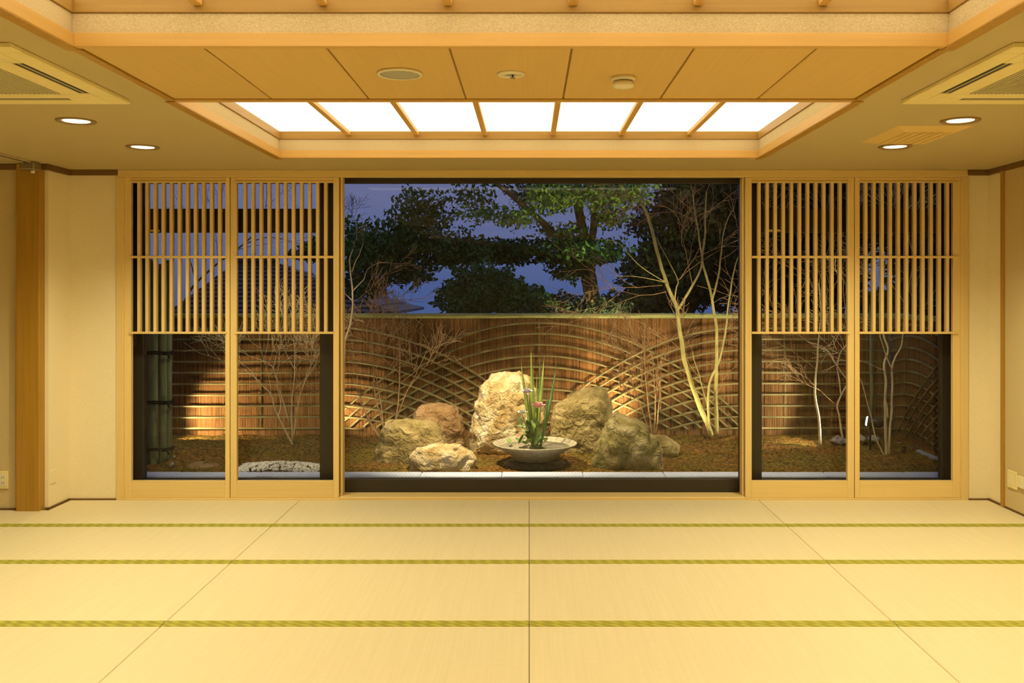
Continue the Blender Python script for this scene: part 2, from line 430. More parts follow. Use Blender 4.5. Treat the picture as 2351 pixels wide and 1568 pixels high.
# glass with fine diagonal wires
def glass_mat(name, wire=True):
    m = bpy.data.materials.new(name); m.use_nodes = True
    n, l = m.node_tree.nodes, m.node_tree.links
    n.clear()
    out = n.new('ShaderNodeOutputMaterial'); tr = n.new('ShaderNodeBsdfTransparent'); gl = n.new('ShaderNodeBsdfGlossy')
    gl.inputs['Roughness'].default_value = 0.0
    tr.inputs['Color'].default_value = (0.93, 0.95, 0.94, 1)
    fr = n.new('ShaderNodeFresnel'); fr.inputs['IOR'].default_value = 1.30
    mx = n.new('ShaderNodeMixShader')
    l.new(fr.outputs[0], mx.inputs[0]); l.new(tr.outputs[0], mx.inputs[1]); l.new(gl.outputs[0], mx.inputs[2])
    last = mx.outputs[0]
    if wire:
        tc = n.new('ShaderNodeTexCoord'); sp = n.new('ShaderNodeSeparateXYZ'); l.new(tc.outputs['Object'], sp.inputs[0])
        lines = []
        for op in ('ADD', 'SUBTRACT'):
            a = n.new('ShaderNodeMath'); a.operation = op
            l.new(sp.outputs['X'], a.inputs[0]); l.new(sp.outputs['Z'], a.inputs[1])
            d = n.new('ShaderNodeMath'); d.operation = 'MULTIPLY'; d.inputs[1].default_value = 1 / 0.028; l.new(a.outputs[0], d.inputs[0])
            f = n.new('ShaderNodeMath'); f.operation = 'FRACT'; l.new(d.outputs[0], f.inputs[0])
            g = n.new('ShaderNodeMath'); g.operation = 'LESS_THAN'; g.inputs[1].default_value = 0.013; l.new(f.outputs[0], g.inputs[0])
            lines.append(g)
        mxm = n.new('ShaderNodeMath'); mxm.operation = 'MAXIMUM'
        l.new(lines[0].outputs[0], mxm.inputs[0]); l.new(lines[1].outputs[0], mxm.inputs[1])
        df = n.new('ShaderNodeBsdfDiffuse'); df.inputs['Color'].default_value = (0.09, 0.085, 0.07, 1)
        mx2 = n.new('ShaderNodeMixShader')
        l.new(mxm.outputs[0], mx2.inputs[0]); l.new(last, mx2.inputs[1]); l.new(df.outputs[0], mx2.inputs[2])
        last = mx2.outputs[0]
    l.new(last, out.inputs['Surface'])
    return m
M['glass'] = glass_mat('wired_glass', True)

# ================================================================== THE ROOM
YW = 7.073                       # room face of the window wall
XR = 3.54                        # right-hand wall
XL = -3.545                      # short left return of the window bay
YP = floor_y(1170)               # the face of the pillar and of the wall beside it
XFAR = -7.1                      # far wall of the joined room
YB = -3.0                        # wall behind the viewer

floor = MB().box(XFAR - .1, XR + .1, YB - .1, YW + .30, -0.16, -0.058).build('floor', M['seam_wood'], None)
tag(floor, 'floor laid with straw tatami mats edged in green', 'floor', None, 'structure')

# tatami mats: parts of the floor, each with two edgings
row_y = [YW - .012, floor_y(1206), floor_y(1290), floor_y(1432)]
while row_y[-1] > YB + 1.0: row_y.append(row_y[-1] - 0.94)
COLW = 1.7625
mat_cache = {}
def mat_mesh(w, d):
    key = (round(w, 3), round(d, 3))
    if key not in mat_cache:
        mat_cache[key] = (MB().box(-w / 2, w / 2, -d / 2, d / 2, -.056, 0, .004).mesh('tatami_mat'),
                          MB().box(-w / 2 + .001, w / 2 - .001, 0, .038, -.002, .0022, .0015).mesh('edging'))
    return mat_cache[key]
n_rows = len(row_y) - 1
for r in range(n_rows):
    y1, y0 = row_y[r], row_y[r + 1]
    for c in range(-4, 2):
        x0, x1 = c * COLW, (c + 1) * COLW
        if y1 < 2.2 and c < -2: continue
        ya = y1
        if c < -2 and r == 0: ya = YP - .012
        w, d = x1 - x0 - .0025, ya - y0 - .0025
        mm, me = mat_mesh(w, d)
        o = link('tatami_mat', mm, M['tatami'], floor, local=True)
        o.location = ((x0 + x1) / 2, (ya + y0) / 2, -.0005)
        for s in (-1, 1):
            if s == 1 and r == 0: continue
            e = link('edging', me, M['heri'], o, local=True)
            e.location = (0, -d / 2 - .0005 if s < 0 else d / 2 - .0375, 0)

# walls
def struct(name, mb, mat, label, cat='wall'):
    return mb.build(name, mat, None, label=label, cat=cat, kind='structure')
wb = MB()
wb.box(XL - .12, X_(270, YW), YW, YW + .30, -.06, ZS + .3)
wb.box(X_(2222, YW), XR + .12, YW, YW + .30, -.06, ZS + .3)
wb.box(X_(270, YW), X_(2222, YW), YW + .02, YW + .30, ZS - .03, ZS + .3)
wb.box(X_(270, YW), X_(2222, YW), YW + .05, YW + .30, -.16, .010)
struct('wall_back', wb, M['wall'], 'cream papered wall around the garden windows')
struct('wall_right', MB().box(XR, XR + .12, YB, YW, -.06, ZS + .3), M['wall'], 'cream papered side wall beyond the last lattice screen')
struct('wall_left', MB().box(XL - .12, XL, YP + .03, YW, -.06, ZS + .3), M['wall'], 'short cream wall return between the wooden pillar and window')
struct('wall_far_left', MB().box(XFAR - .1, XFAR, YB, YP + .2, -.06, ZS + .3), M['wall'], 'far cream wall of the joined room')
struct('wall_beside', MB().box(XFAR, X_(52, YP), YP, YP + .12, -.06, ZS + .3), M['partition'], 'beige cloth wall with a socket beside the wooden pillar')
struct('wall_front', MB().box(XFAR - .1, XR + .1, YB - .1, YB, -.06, ZS + .3), M['wall'], 'cream wall behind the viewer')
# beige panel on the side wall with its slim post
ypanel = FPX * XR / (2309 - CX)
struct('wall_panel', MB().box(XR - .012, XR, YB, ypanel - .012, .012, ZS - .04, .002), M['partition'], 'beige cloth panel on the side wall past the slim brown post')
struct('trim_1', MB().box(XR - .026, XR, ypanel - .012, ypanel + .030, .0, ZS - .04, .002), M['pillar_wood'], 'slim brown wooden post on the side wall', 'trim')
# skirting strips at the mat edge and dark cornice
bl = MB().box(XL - .02, XL + .012, YP + .02, YW, -.03, .010).build('baseboard_left', M['dark_wood'], None, kind='structure', label='thin brown strip along the foot of the short wall return', cat='baseboard')
struct('baseboard_back', MB().box(XL, X_(270, YW), YW - .011, YW, -.03, .010), M['dark_wood'], 'thin brown strip along the foot of the wall beside the first screen', 'baseboard')
struct('baseboard_back_end', MB().box(X_(2222, YW), XR, YW - .011, YW, -.03, .010), M['dark_wood'], 'thin brown strip along the foot of the wall beside the last screen', 'baseboard')
struct('baseboard_right', MB().box(XR - .012, XR, YB, YW, -.03, .012), M['dark_wood'], 'thin brown strip along the foot of the side wall', 'baseboard')
struct('baseboard_beside', MB().box(XFAR, X_(50, YP), YP - .011, YP, -.03, .012), M['dark_wood'], 'thin brown strip under the beige wall with the socket', 'baseboard')
tr = .044
struct('trim_2', MB().box(XL, X_(272, YW), YW - .02, YW, ZS - tr, ZS, .003), M['dark_wood'], 'dark brown cornice above the cream wall by the first screen', 'trim')
struct('trim_3', MB().box(X_(2220, YW), XR, YW - .02, YW, ZS - tr, ZS, .003), M['dark_wood'], 'dark brown cornice above the cream wall by the last screen', 'trim')
struct('trim_4', MB().box(XR - .022, XR, YB, YW - .0, ZS - tr, ZS, .003), M['dark_wood'], 'dark brown cornice running along the side wall', 'trim')
struct('trim_5', MB().box(XL - .02, XL + .02, YP - .02, YW, ZS - tr, ZS, .003), M['dark_wood'], 'dark brown cornice from the pillar to the window wall', 'trim')
struct('trim_6', MB().box(XFAR, X_(50, YP), YP - .02, YP, ZS - tr, ZS, .003), M['dark_wood'], 'dark brown cornice above the beige wall with the socket', 'trim')
# pillar
pil = MB().box(X_(45, YP), X_(98, YP), YP - .05, YP + .06, -.05, ZS, .004).build('wooden_pillar', M['pillar_wood'], None)
tag(pil, 'brown wooden pillar at the corner of the window bay', 'pillar', None, None)
set_origin(pil, ((X_(45, YP) + X_(98, YP)) / 2, YP, 0))

# ---- ceiling
CXL, CXR = -1.755, 1.612
CY1 = ceil_y(360)       # far edge of the far coffer
CB1 = ceil_y(225)       # board, far edge
CB0 = ceil_y(100)       # board, near edge
CN0 = CB0 - 1.95        # near edge of the near coffer
CB2 = CN0 - .98
CN2 = CB2 - 1.95
ce = MB()
ce.box(XFAR, CXL, YB, YW + .3, ZS, ZS + .02)
ce.box(CXR, XR, YB, YW + .3, ZS, ZS + .02)
ce.box(CXL, CXR, CY1, YW + .3, ZS, ZS + .02)
ce.box(CXL, CXR, YB, CN2, ZS, ZS + .02)
ce.box(XFAR - .1, XR + .1, YB - .1, YW + .3, ZS + .26, ZS + .30)
ceiling = struct('ceiling', ce, M['soffit'], 'brown papered ceiling around the recessed light panels', 'ceiling')
# flat wooden boards between the two light coffers
def board_row(y0, y1, name):
    root = empty(name, ((CXL + CXR) / 2, (y0 + y1) / 2, ZS), None, None, None, 'structure')
    xs = [CXL + .035 + (CXR - CXL - .07) * k / 7 for k in range(8)]
    for k in range(7):
        MB().box(xs[k] + .004, xs[k + 1] - .004, y0 + .03, y1 - .006, ZS - .004, ZS + .02, .002).build('ceiling_panel', M['panel_wood'], root)
        if k: MB().box(xs[k] - .004, xs[k] + .004, y0 + .03, y1 - .006, ZS + .004, ZS + .02).build('joint_strip', M['seam_wood'], root)
    MB().box(CXL + .0, CXR, y1 - .006, y1 + .012, ZS - .010, ZS + .03, .002).build('edge_strip', M['pillar_wood'], root)
    for x in (CXL, CXR - .035):
        MB().box(x, x + .035, y0 + .03, y1 - .006, ZS - .012, ZS + .02, .002).build('edge_strip', M['pillar_wood'], root)
    return root
tag(board_row(CB0, CB1, 'ceiling_board'), 'flat honey-coloured ceiling boards between the two light coffers', 'ceiling')
tag(board_row(CB2, CN0, 'ceiling_board_rear'), 'flat honey-coloured ceiling boards behind the viewer', 'ceiling')

# luminous coffers
def coffer(y0, y1, label, near_board=True):
    """y0..y1: opening; light panels in a grid above fascias of wood and paper."""
    root = empty('coffer_light', ((CXL + CXR) / 2, (y0 + y1) / 2, ZS), label, 'ceiling light')
    a, b_, c_ = .040, .118, .178
    # lip, paper band and upper rail on four sides
    for nm, z0, z1, t in (('lip', -.012, a, .034), ('paper_band', a, b_, .022), ('upper_rail', b_, c_, .030)):
        mx = M[{'paper_band': 'washi', 'upper_rail': 'rail_x'}.get(nm, 'coffer_x')]
        my = M[{'paper_band': 'washi', 'upper_rail': 'rail_y'}.get(nm, 'coffer_y')]
        MB().box(CXL, CXR, y1 - t, y1, ZS + z0, ZS + z1, .002).build(nm, mx, root)
        MB().box(CXL, CXR, y0, y0 + t, ZS + z0, ZS + z1, .002).build(nm, mx, root)
        MB().box(CXL, CXL + t, y0 + t, y1 - t, ZS + z0, ZS + z1, .002).build(nm, my, root)
        MB().box(CXR - t, CXR, y0 + t, y1 - t, ZS + z0, ZS + z1, .002).build(nm, my, root)
    for x in (CXL - .014, CXR - .036):
        MB().box(x, x + .050, y0, y1 + .010, ZS - .018, ZS - .0125, .002).build('rim', M['pillar_wood'], root)
    xs = [CXL + .03 + (CXR - CXL - .06) * k / 7 for k in range(8)]
    for k in range(7):
        MB().box(xs[k], xs[k + 1], y0 + .03, y1 - .03, ZS + .172, ZS + .186).build('light_panel', M['light_panel'], root)
        if k: MB().box(xs[k] - .017, xs[k] + .017, y0 + .030, y1 - .030, ZS + .142, ZS + .1715, .003).build('grid_bar', M['coffer_y'], root)
    return root
coffer(CB1 + .012, CY1, 'recessed ceiling light of seven white panels nearest the garden window')
coffer(CN0, CB0 + .03, 'recessed ceiling light behind the flat boards, its paper band cut by the top edge')
coffer(CN2, CB2 + .03, 'added recessed ceiling light behind the viewer')  # unseen coffer added for the light it gives the room

# ceiling fittings
ZC = ZS
def downlight(px, py, label, at=None, k=1.0):
    Y = ceil_y(py); x = X_(px, Y)
    if at: x, Y = at
    root = empty('downlight', (x, Y, ZC), label, 'downlight', 'round downlights in the brown ceiling')
    MB().lathe([(.070, .010), (.074, -.004), (.098, -.009), (.104, -.004), (.104, .001)], 40, (x, Y, ZC)).build('trim_ring', M['ring'], root, True)
    MB().lathe([(0.0, -.0030), (.04, -.0036), (.071, -.0030), (.071, .0)], 40, (x, Y, ZC)).build('lens', M['downlight'], root, True)
    ld = bpy.data.lights.new('downlight_beam', 'SPOT'); ld.energy = DOWN_W * k; ld.color = WARM
    ld.spot_size = math.radians(132); ld.spot_blend = .75; ld.shadow_soft_size = .07
    lo = bpy.data.objects.new('downlight_beam', ld); COL.objects.link(lo); lo.parent = root; lo.location = (0, 0, -.03)
downlight(175, 277, 'round lit downlight in front of the cassette beside the folding-wall rail')
downlight(328, 337, 'round lit downlight closest to the first lattice screen on the pillar side')
downlight(2205, 276, 'round lit downlight between the yellow vent and the cassette')
downlight(2055, 336, 'round lit downlight between the yellow vent and the last lattice screen')

for (sx, side) in ((-2.48, 'pillar side'), (2.34, 'side-wall side')):  # unseen downlights added overhead to brighten floor and walls
    for (yy, nth) in ((2.5, 'first'), (.7, 'second')):
        downlight(0, 0, 'added round downlight overhead on the %s, %s from the cassette towards the viewer' % (side, nth), (sx, yy), 1.45)

def cassette(xi, sgn, label):
    """Four-way air cassette; xi is its edge next to the coffer, sgn points away from it."""
    y0, y1 = ceil_y(97), ceil_y(230)
    W = 1.02
    xa, xb = sorted((xi, xi + sgn * W))
    cx, cy = (xa + xb) / 2, (y0 + y1) / 2
    root = empty('air_conditioner', (cx, cy, ZC), label, 'air conditioner', 'ceiling air cassettes')
    q = .020
    zf = ZC - q
    def ring(name, o0, o1, z0, z1, mat):
        f = MB()
        f.box(xa + o0, xb - o0, y0 + o0, y0 + o1, z0, z1, .003)
        f.box(xa + o0, xb - o0, y1 - o1, y1 - o0, z0, z1, .003)
        f.box(xa + o0, xa + o1, y0 + o1, y1 - o1, z0, z1, .003)
        f.box(xb - o1, xb - o0, y0 + o1, y1 - o1, z0, z1, .003)
        return f.build(name, mat, root)
    ring('frame', 0, .085, zf, ZC, M['plastic_cream'])
    cl = .24
    for (ax0, ax1, ay0, ay1) in ((xa + cl, xb - cl, y0 + .085, y0 + .135), (xa + cl, xb - cl, y1 - .135, y1 - .085),
                                 (xa + .085, xa + .135, y0 + cl, y1 - cl), (xb - .135, xb - .085, y0 + cl, y1 - cl)):
        sl_ = MB().box(ax0, ax1, ay0, ay1, zf + .004, ZC - .001).build('slot', M['slot_dark'], root)  # dark strip near the face stands in for shade inside the outlet
        mx, my = (ax0 + ax1) / 2, (ay0 + ay1) / 2
        if ax1 - ax0 > ay1 - ay0:
            MB().box(ax0 + .01, ax1 - .01, my - .004, my + .004, zf + .001, zf + .005, .001).build('louvre', M['plastic_dim'], sl_)
        else:
            MB().box(mx - .004, mx + .004, ay0 + .01, ay1 - .01, zf + .001, zf + .005, .001).build('louvre', M['plastic_dim'], sl_)
    for sx in (0, 1):
        for sy in (0, 1):
            cc = MB()
            X0, X1 = (xa + .085, xa + cl) if sx == 0 else (xb - cl, xb - .085)
            Y0, Y1 = (y0 + .085, y0 + .135) if sy == 0 else (y1 - .135, y1 - .085)
            cc.box(X0, X1, Y0, Y1, zf, ZC)
            X0, X1 = (xa + .085, xa + .135) if sx == 0 else (xb - .135, xb - .085)
            Y0, Y1 = (y0 + .135, y0 + cl) if sy == 0 else (y1 - cl, y1 - .135)
            cc.box(X0, X1, Y0, Y1, zf, ZC)
            cc.build('corner_cover', M['plastic_cream'], root)
    ring('grille_frame', .135, .225, zf, ZC, M['plastic_cream'])
    gi = .225
    nb = 30
    gx0, gx1 = xa + gi, xb - gi
    MB().box(gx0, gx1, y0 + gi, y1 - gi, zf + .003, ZC - .002).build('grille', M['plastic_dim'], root)
    bars = MB()
    for k in range(nb):
        x = gx0 + (gx1 - gx0) * (k + .5) / nb
        bars.box(x - .004, x + .004, y0 + gi, y1 - gi, zf, zf + .004)
    bars.build('grille_bar', M['plastic_dim'], root, kind='stuff')
cassette(X_(300, ceil_y(230)), -1, 'cream square ceiling air cassette on the pillar side of the room')
cassette(X_(2068, ceil_y(230)), 1, 'cream square ceiling air cassette on the side-wall side of the room')

# yellow vent with sloping sides, between the two downlights by the side wall
vy0, vy1 = ceil_y(289), ceil_y(327)
vx0, vx1 = X_(2062, vy0), X_(2236, vy0)
vroot = empty('ceiling_vent', ((vx0 + vx1) / 2, (vy0 + vy1) / 2, ZC), 'yellowish square ceiling vent between two downlights', 'vent')
vb = MB()
s = .07
vb.add([(vx0, vy0, ZC), (vx1, vy0, ZC), (vx1, vy1, ZC), (vx0, vy1, ZC),
        (vx0 + s, vy0 + s, ZC - .022), (vx1 - s, vy0 + s, ZC - .022), (vx1 - s, vy1 - s, ZC - .022), (vx0 + s, vy1 - s, ZC - .022)],
       [(0, 1, 5, 4), (1, 2, 6, 5), (2, 3, 7, 6), (3, 0, 4, 7), (4, 5, 6, 7), (3, 2, 1, 0)])
vme = vb.mesh('housing'); fix_normals(vme); link('housing', vme, M['vent'], vroot)
for k in range(6):
    x = vx0 + s + (vx1 - vx0 - 2 * s) * (k + .5) / 6
    MB().box(x - .012, x + .012, vy0 + s + .02, vy1 - s - .02, ZC - .026, ZC - .0215, .001).build('slat', M['vent'], vroot)

# speaker, sprinkler plate and smoke detector on the flat boards
def on_board(px, py):
    Y = ceil_y(py); return X_(px, Y), Y
ZBD = ZS - .004
x, y = on_board(918, 165)
r_ = empty('ceiling_speaker', (x, y, ZBD), 'round white ceiling speaker with a grey mesh on the wooden boards', 'speaker')
MB().lathe([(.094, .0), (.097, -.006), (.094, -.011), (.086, -.012), (.085, -.006)], 40, (x, y, ZBD)).build('rim', M['white_plastic'], r_, True)
MB().lathe([(0, -.011), (.05, -.0105), (.086, -.008), (.086, -.004)], 40, (x, y, ZBD)).build('mesh_cover', M['grey_mesh'], r_, True)
x, y = on_board(1173, 167)
r_ = empty('sprinkler', (x, y, ZBD), 'small white sprinkler plate with a dark centre on the wooden boards', 'sprinkler')
MB().lathe([(.060, 0), (.060, -.005), (.052, -.009), (.030, -.010), (.029, -.002)], 36, (x, y, ZBD)).build('plate', M['white_plastic'], r_, True)
MB().lathe([(0, -.004), (.029, -.004), (.029, .0)], 24, (x, y, ZBD)).build('recess', M['grey_mesh'], r_, True)
MB().lathe([(0, -.022), (.010, -.021), (.011, -.017), (.004, -.016), (.004, -.004)], 16, (x + .008, y, ZBD)).build('head', M['metal'], r_, True)
MB().box(x + .022, x + .044, y - .03, y - .029, ZBD - .020, ZBD - .004).build('tag', M['white_plastic'], r_)
x, y = on_board(1431, 175)
r_ = empty('smoke_detector', (x, y, ZBD), 'white round smoke detector hanging under the wooden boards', 'detector')
MB().lathe([(.053, 0), (.053, -.012), (.050, -.016), (.040, -.017)], 36, (x, y, ZBD)).build('base', M['white_plastic'], r_, True)
MB().lathe([(.040, -.014), (.040, -.026)], 36, (x, y, ZBD)).build('neck', M['grey_mesh'], r_, True)
MB().lathe([(.046, -.024), (.047, -.036), (.042, -.044), (.025, -.047), (0, -.048)], 36, (x, y, ZBD)).build('cap', M['white_plastic'], r_, True)

# folding-wall rail with its stopper at the pillar
ry = ceil_y(370); rx = X_(62, ry)
rail = empty('partition_rail', (rx, 3.0, ZS), 'aluminium folding-wall rail running along the ceiling to the pillar', 'rail')
MB().box(rx - .035, rx - .022, YB + .01, ry + .0, ZS - .012, ZS, .002).build('rail_flange', M['rail_alu'], rail)
MB().box(rx + .022, rx + .035, YB + .01, ry + .0, ZS - .012, ZS, .002).build('rail_flange', M['rail_alu'], rail)
MB().box(rx - .022, rx + .022, YB + .01, ry + .0, ZS - .003, ZS - .0005).build('rail_slot', M['slot_dark'], rail)
MB().box(rx - .055, rx + .055, ry - .01, ry + .09, ZS - .06, ZS - .0005, .008).build('stopper', M['metal'], rail)
MB().lathe([(0, -.085), (.014, -.083), (.016, -.07), (.012, -.058)], 14, (rx + .03, ry + .02, ZS)).build('roller', M['white_plastic'], rail, True)

# sockets
def plate(name, x0, x1, y, z0, z1, label):
    root = empty(name, ((x0 + x1) / 2, y, z0), label, 'socket')
    MB().box(x0, x1, y - .010, y, z0, z1, .003).build('cover', M['plastic_cream'], root)
    cx, cz = (x0 + x1) / 2, (z0 + z1) / 2
    ins = MB().box(cx - .022, cx + .022, y - .0125, y - .009, cz - .045, cz + .045, .002).build('insert', M['white_plastic'], root)
    for dz in (-.02, .02):
        for dx in (-.007, .007):
            MB().box(cx + dx - .0014, cx + dx + .0014, y - .0130, y - .0120, cz + dz - .007, cz + dz + .007).build('pin_slot', M['slot_dark'], ins)
plate('wall_socket', X_(20, YP) - .075 * 1.0, X_(20, YP), YP, Z_(1122, YP), Z_(1081, YP), 'cream wall socket beside the wooden pillar')
def side_plate(ya, yb, z0, z1, label, t=.012):
    root = empty('wall_socket', (XR - .012, (ya + yb) / 2, z0), label, 'socket')
    MB().box(XR - .012 - t, XR - .012, ya, yb, z0, z1, .003).build('cover', M['plastic_cream'], root)
    cy, cz = (ya + yb) / 2, (z0 + z1) / 2
    MB().box(XR - .014 - t, XR - .011 - t, cy - .022, cy + .022, cz - .04, cz + .04, .001).build('insert', M['white_plastic'], root)
yy = FPX * (XR - .012) / (2316 - CX)
side_plate(yy - .13, yy, Z_(1117, yy), Z_(1077, yy), 'beige cover plate next to the slim post on the side wall')
yy2 = FPX * (XR - .012) / (2340 - CX)
side_plate(yy2 - .13, yy2, Z_(1117, yy2), Z_(1091, yy2), 'pale socket on the side wall cut by the picture edge', .02)
# faint cover on the short wall return
r_ = empty('wall_plate', (XL, 6.835, .175), 'blank cream cover plate low on the short wall return beside the pillar', 'plate')
MB().box(XL, XL + .006, 6.795, 6.875, .175, .275, .002).build('cover', M['wall'], r_)

# ---- window wall woodwork: header, jambs, sill
jamb = M['hinoki_z']; rail_w = M['hinoki_x']
struct('trim_7', MB().box(X_(270, YW), X_(2222, YW), YW - .012, YW + .07, Z_(406, YW), ZS - .0005, .003), rail_w, 'pale wooden header above the garden windows', 'trim')
struct('trim_8', MB().box(X_(268, YW), X_(285, YW), YW - .014, YW + .08, -.02, Z_(406, YW), .003), jamb, 'pale wooden jamb beside the first lattice screen', 'trim')
struct('trim_9', MB().box(X_(2206, YW), X_(2222, YW), YW - .014, YW + .08, -.02, Z_(406, YW), .003), jamb, 'pale wooden jamb beside the last lattice screen', 'trim')
struct('trim_10', MB().box(X_(285, YW), X_(779, YW), YW - .010, YW + .08, -.03, .010, .002), rail_w, 'pale wooden sill under the first two screens', 'trim')
struct('trim_11', MB().box(X_(1711, YW), X_(2206, YW), YW - .010, YW + .08, -.03, .010, .002), rail_w, 'pale wooden sill under the last two screens', 'trim')
struct('trim_12', MB().box(X_(779, YW), X_(1711, YW), YW - .010, YW + .16, -.03, .022, .003), rail_w, 'pale wooden sill under the wide garden window', 'trim')
struct('trim_13', MB().box(X_(779, YW), X_(783, YW) + .004, YW + .04, YW + .12, .022, Z_(406, YW), .001), jamb, 'slim wooden edge at the start of the wide window', 'trim')
struct('trim_14', MB().box(X_(1707, YW) - .002, X_(1711, YW), YW + .04, YW + .12, .022, Z_(406, YW), .001), jamb, 'slim wooden edge at the end of the wide window', 'trim')

# ---- lattice screens
YS0, YS1 = YW + .012, YW + .050
def screen(px0, px1, g0, g1, slat0, slat1, lat0, lat1, label):
    x0, x1 = X_(px0, YS0), X_(px1, YS0)
    a0, a1 = X_(g0, YS0), X_(g1, YS0)
    zb, zt = .0105, Z_(406, YW) - .001
    gb, gt = Z_(1104, YS0), Z_(419, YS0)
    root = empty('lattice_screen', ((x0 + x1) / 2, YS0, 0), label, 'sliding screen', 'sliding lattice screens')
    MB().box(x0 + .001, a0, YS0, YS1, zb, zt, .002).build('stile', jamb, root)
    MB().box(a1, x1 - .001, YS0, YS1, zb, zt, .002).build('stile', jamb, root)
    MB().box(a0, a1, YS0, YS1, zb, gb, .002).build('bottom_rail', rail_w, root)
    MB().box(a0, a1, YS0, YS1, gt, zt, .002).build('top_rail', rail_w, root)
    l0, l1 = X_(lat0, YS0), X_(lat1, YS0)
    zl = Z_(764, YS0)
    yl0, yl1 = YS0 - .006, YS0 + .037
    n = 11
    me = MB().box(-.0115, .0115, yl0, yl1, zl + .006, gt + .004, .0015).mesh('slat')
    for k in range(n):
        x = X_(slat0 + (slat1 - slat0) * k / (n - 1), YS0)
        o = link('slat', me, jamb, root, local=True); o.location = (x - root.location.x, -YS0, 0)
    MB().box(l0, l1, yl0 - .008, yl0 + .004, Z_(593, YS0), Z_(587.5, YS0), .001).build('crossbar', rail_w, root)
    MB().box(l0, l1, yl0 - .010, yl1, zl - .008, zl + .008, .0015).build('lower_bar', rail_w, root)
    MB().box(l0, l1, yl0 - .002, yl1, gt - .001, gt + .010, .0015).build('upper_bar', rail_w, root)
    # finger pull and small floor guide
    return root
screen(285, 527.5, 301, 517, 319, 504, 297, 520, 'pale wooden lattice screen next to the cream wall on the pillar side')
screen(528.5, 778, 543.5, 765, 562, 747.5, 539, 766, 'pale wooden lattice screen between the pillar-side screen and wide window')
screen(1711, 1961.5, 1726, 1946, 1743, 1929, 1726, 1949, 'pale wooden lattice screen just after the wide garden window')
screen(1962.5, 2206, 1974, 2188, 1988, 2175.5, 1971, 2197, 'pale wooden lattice screen next to the side wall')

# ---- aluminium windows
YA0, YA1 = YW + .165, YW + .235
YG = YW + .195
def window(name, label, x0, x1, i0, i1, z0, iz0, iz1, z1, transom=None, latch=None):
    root = empty(name, ((x0 + x1) / 2, YG, z0), label, 'window', None, 'structure')
    ab = M['alu_black']
    MB().box(x0, i0, YA0, YA1, z0, z1, .003).build('frame_jamb', ab, root)
    MB().box(i1, x1, YA0, YA1, z0, z1, .003).build('frame_jamb', ab, root)
    MB().box(i0, i1, YA0, YA1, z0, iz0, .003).build('frame_sill', ab, root)
    MB().box(i0, i1, YA0, YA1, iz1, z1, .003).build('frame_head', ab, root)
    if transom:
        MB().box(i0, i1, YA0 - .005, YA1, transom[0], transom[1], .003).build('transom', ab, root)
        MB().box(i0 - .002, i1 + .002, YG - .003, YG + .003, iz0 - .002, transom[0] + .002).build('pane', M['glass'], root)
        MB().box(i0 - .002, i1 + .002, YG - .003, YG + .003, transom[1] - .002, iz1 + .002).build('pane', M['glass'], root)
    else:
        MB().box(i0 - .002, i1 + .002, YG - .003, YG + .003, iz0 - .002, iz1 + .002).build('pane', M['glass'], root)
    if latch:
        MB().box(latch[0], latch[1], YA0 - .018, YA0 - .006, transom[0] + .004, transom[0] + .022, .003).build('latch', M['plastic_cream'], root)
    return root
zt_ = Z_(421, YG); zb_ = Z_(1099, YG)
window('window_1', 'tall black-framed window behind the first two lattice screens', X_(285, YG), X_(780, YG) - .0005, X_(333, YG), X_(736, YG), .010, zb_, zt_, ZS - .03,
       (Z_(534, YG), Z_(480, YG)), (X_(340, YG), X_(372, YG)))
window('window_2', 'wide black-framed garden window in the middle of the wall', X_(780, YG), X_(1711, YG), X_(788, YG), X_(1697, YG), .012, zb_, zt_, ZS - .03)
window('window_3', 'tall black-framed window behind the last two lattice screens', X_(1711, YG) + .0005, X_(2206, YG), X_(1747, YG), X_(2158, YG), .010, zb_, zt_, ZS - .03,
       (Z_(534, YG), Z_(480, YG)), (X_(1752, YG), X_(1792, YG)))

# ================================================================== THE GARDEN
YF = 9.85                    # fence
XSF = 3.87                   # side fence
# eave over the garden edge, outside
struct('eave', MB().box(-7.5, 6.5, YW + .30, 8.25, ZS + .14, ZS + .28, .01), M['eave'], 'dark boarded eave over the garden edge', 'eave')

# ground of the garden
def gz(x, y):
    """Moss surface height."""
    t = max(0.0, min(1.0, (y - 7.95) / 1.9))
    z = 0.018 + 0.045 * t
    z += 0.030 * math.sin(t * math.pi) * noise.noise((x * 0.9, y * 1.1, 3.3))
    def bump(cx, cy, rx, ry, h):
        return h * math.exp(-((x - cx) / rx) ** 2 - ((y - cy) / ry) ** 2)
    z += bump(-3.15, 9.0, .65, .45, .075) + bump(3.1, 8.5, .5, .35, .06) + bump(-2.2, 9.2, .6, .4, .04) + bump(2.3, 9.2, .6, .45, .05)
    return z
nx, ny = 260, 80
gm = MB()
gx0, gx1, gy0, gy1 = -4.6, XSF + .05, 7.92, YF + .05
vs = []
for j in range(ny + 1):
    for i in range(nx + 1):
        x = gx0 + (gx1 - gx0) * i / nx; y = gy0 + (gy1 - gy0) * j / ny
        z = gz(x, y) + .024 * noise.noise((x * 7, y * 7, 0)) + .016 * noise.noise((x * 19, y * 19, 5)) + .006 * noise.noise((x * 50, y * 50, 5))
        vs.append((x, y, z if j else .0))
gm.add(vs, [(j * (nx + 1) + i, j * (nx + 1) + i + 1, (j + 1) * (nx + 1) + i + 1, (j + 1) * (nx + 1) + i) for j in range(ny) for i in range(nx)])
gm.build('ground', M['moss'], None, True, label='brown and green mossy garden ground', cat='ground', kind='structure')
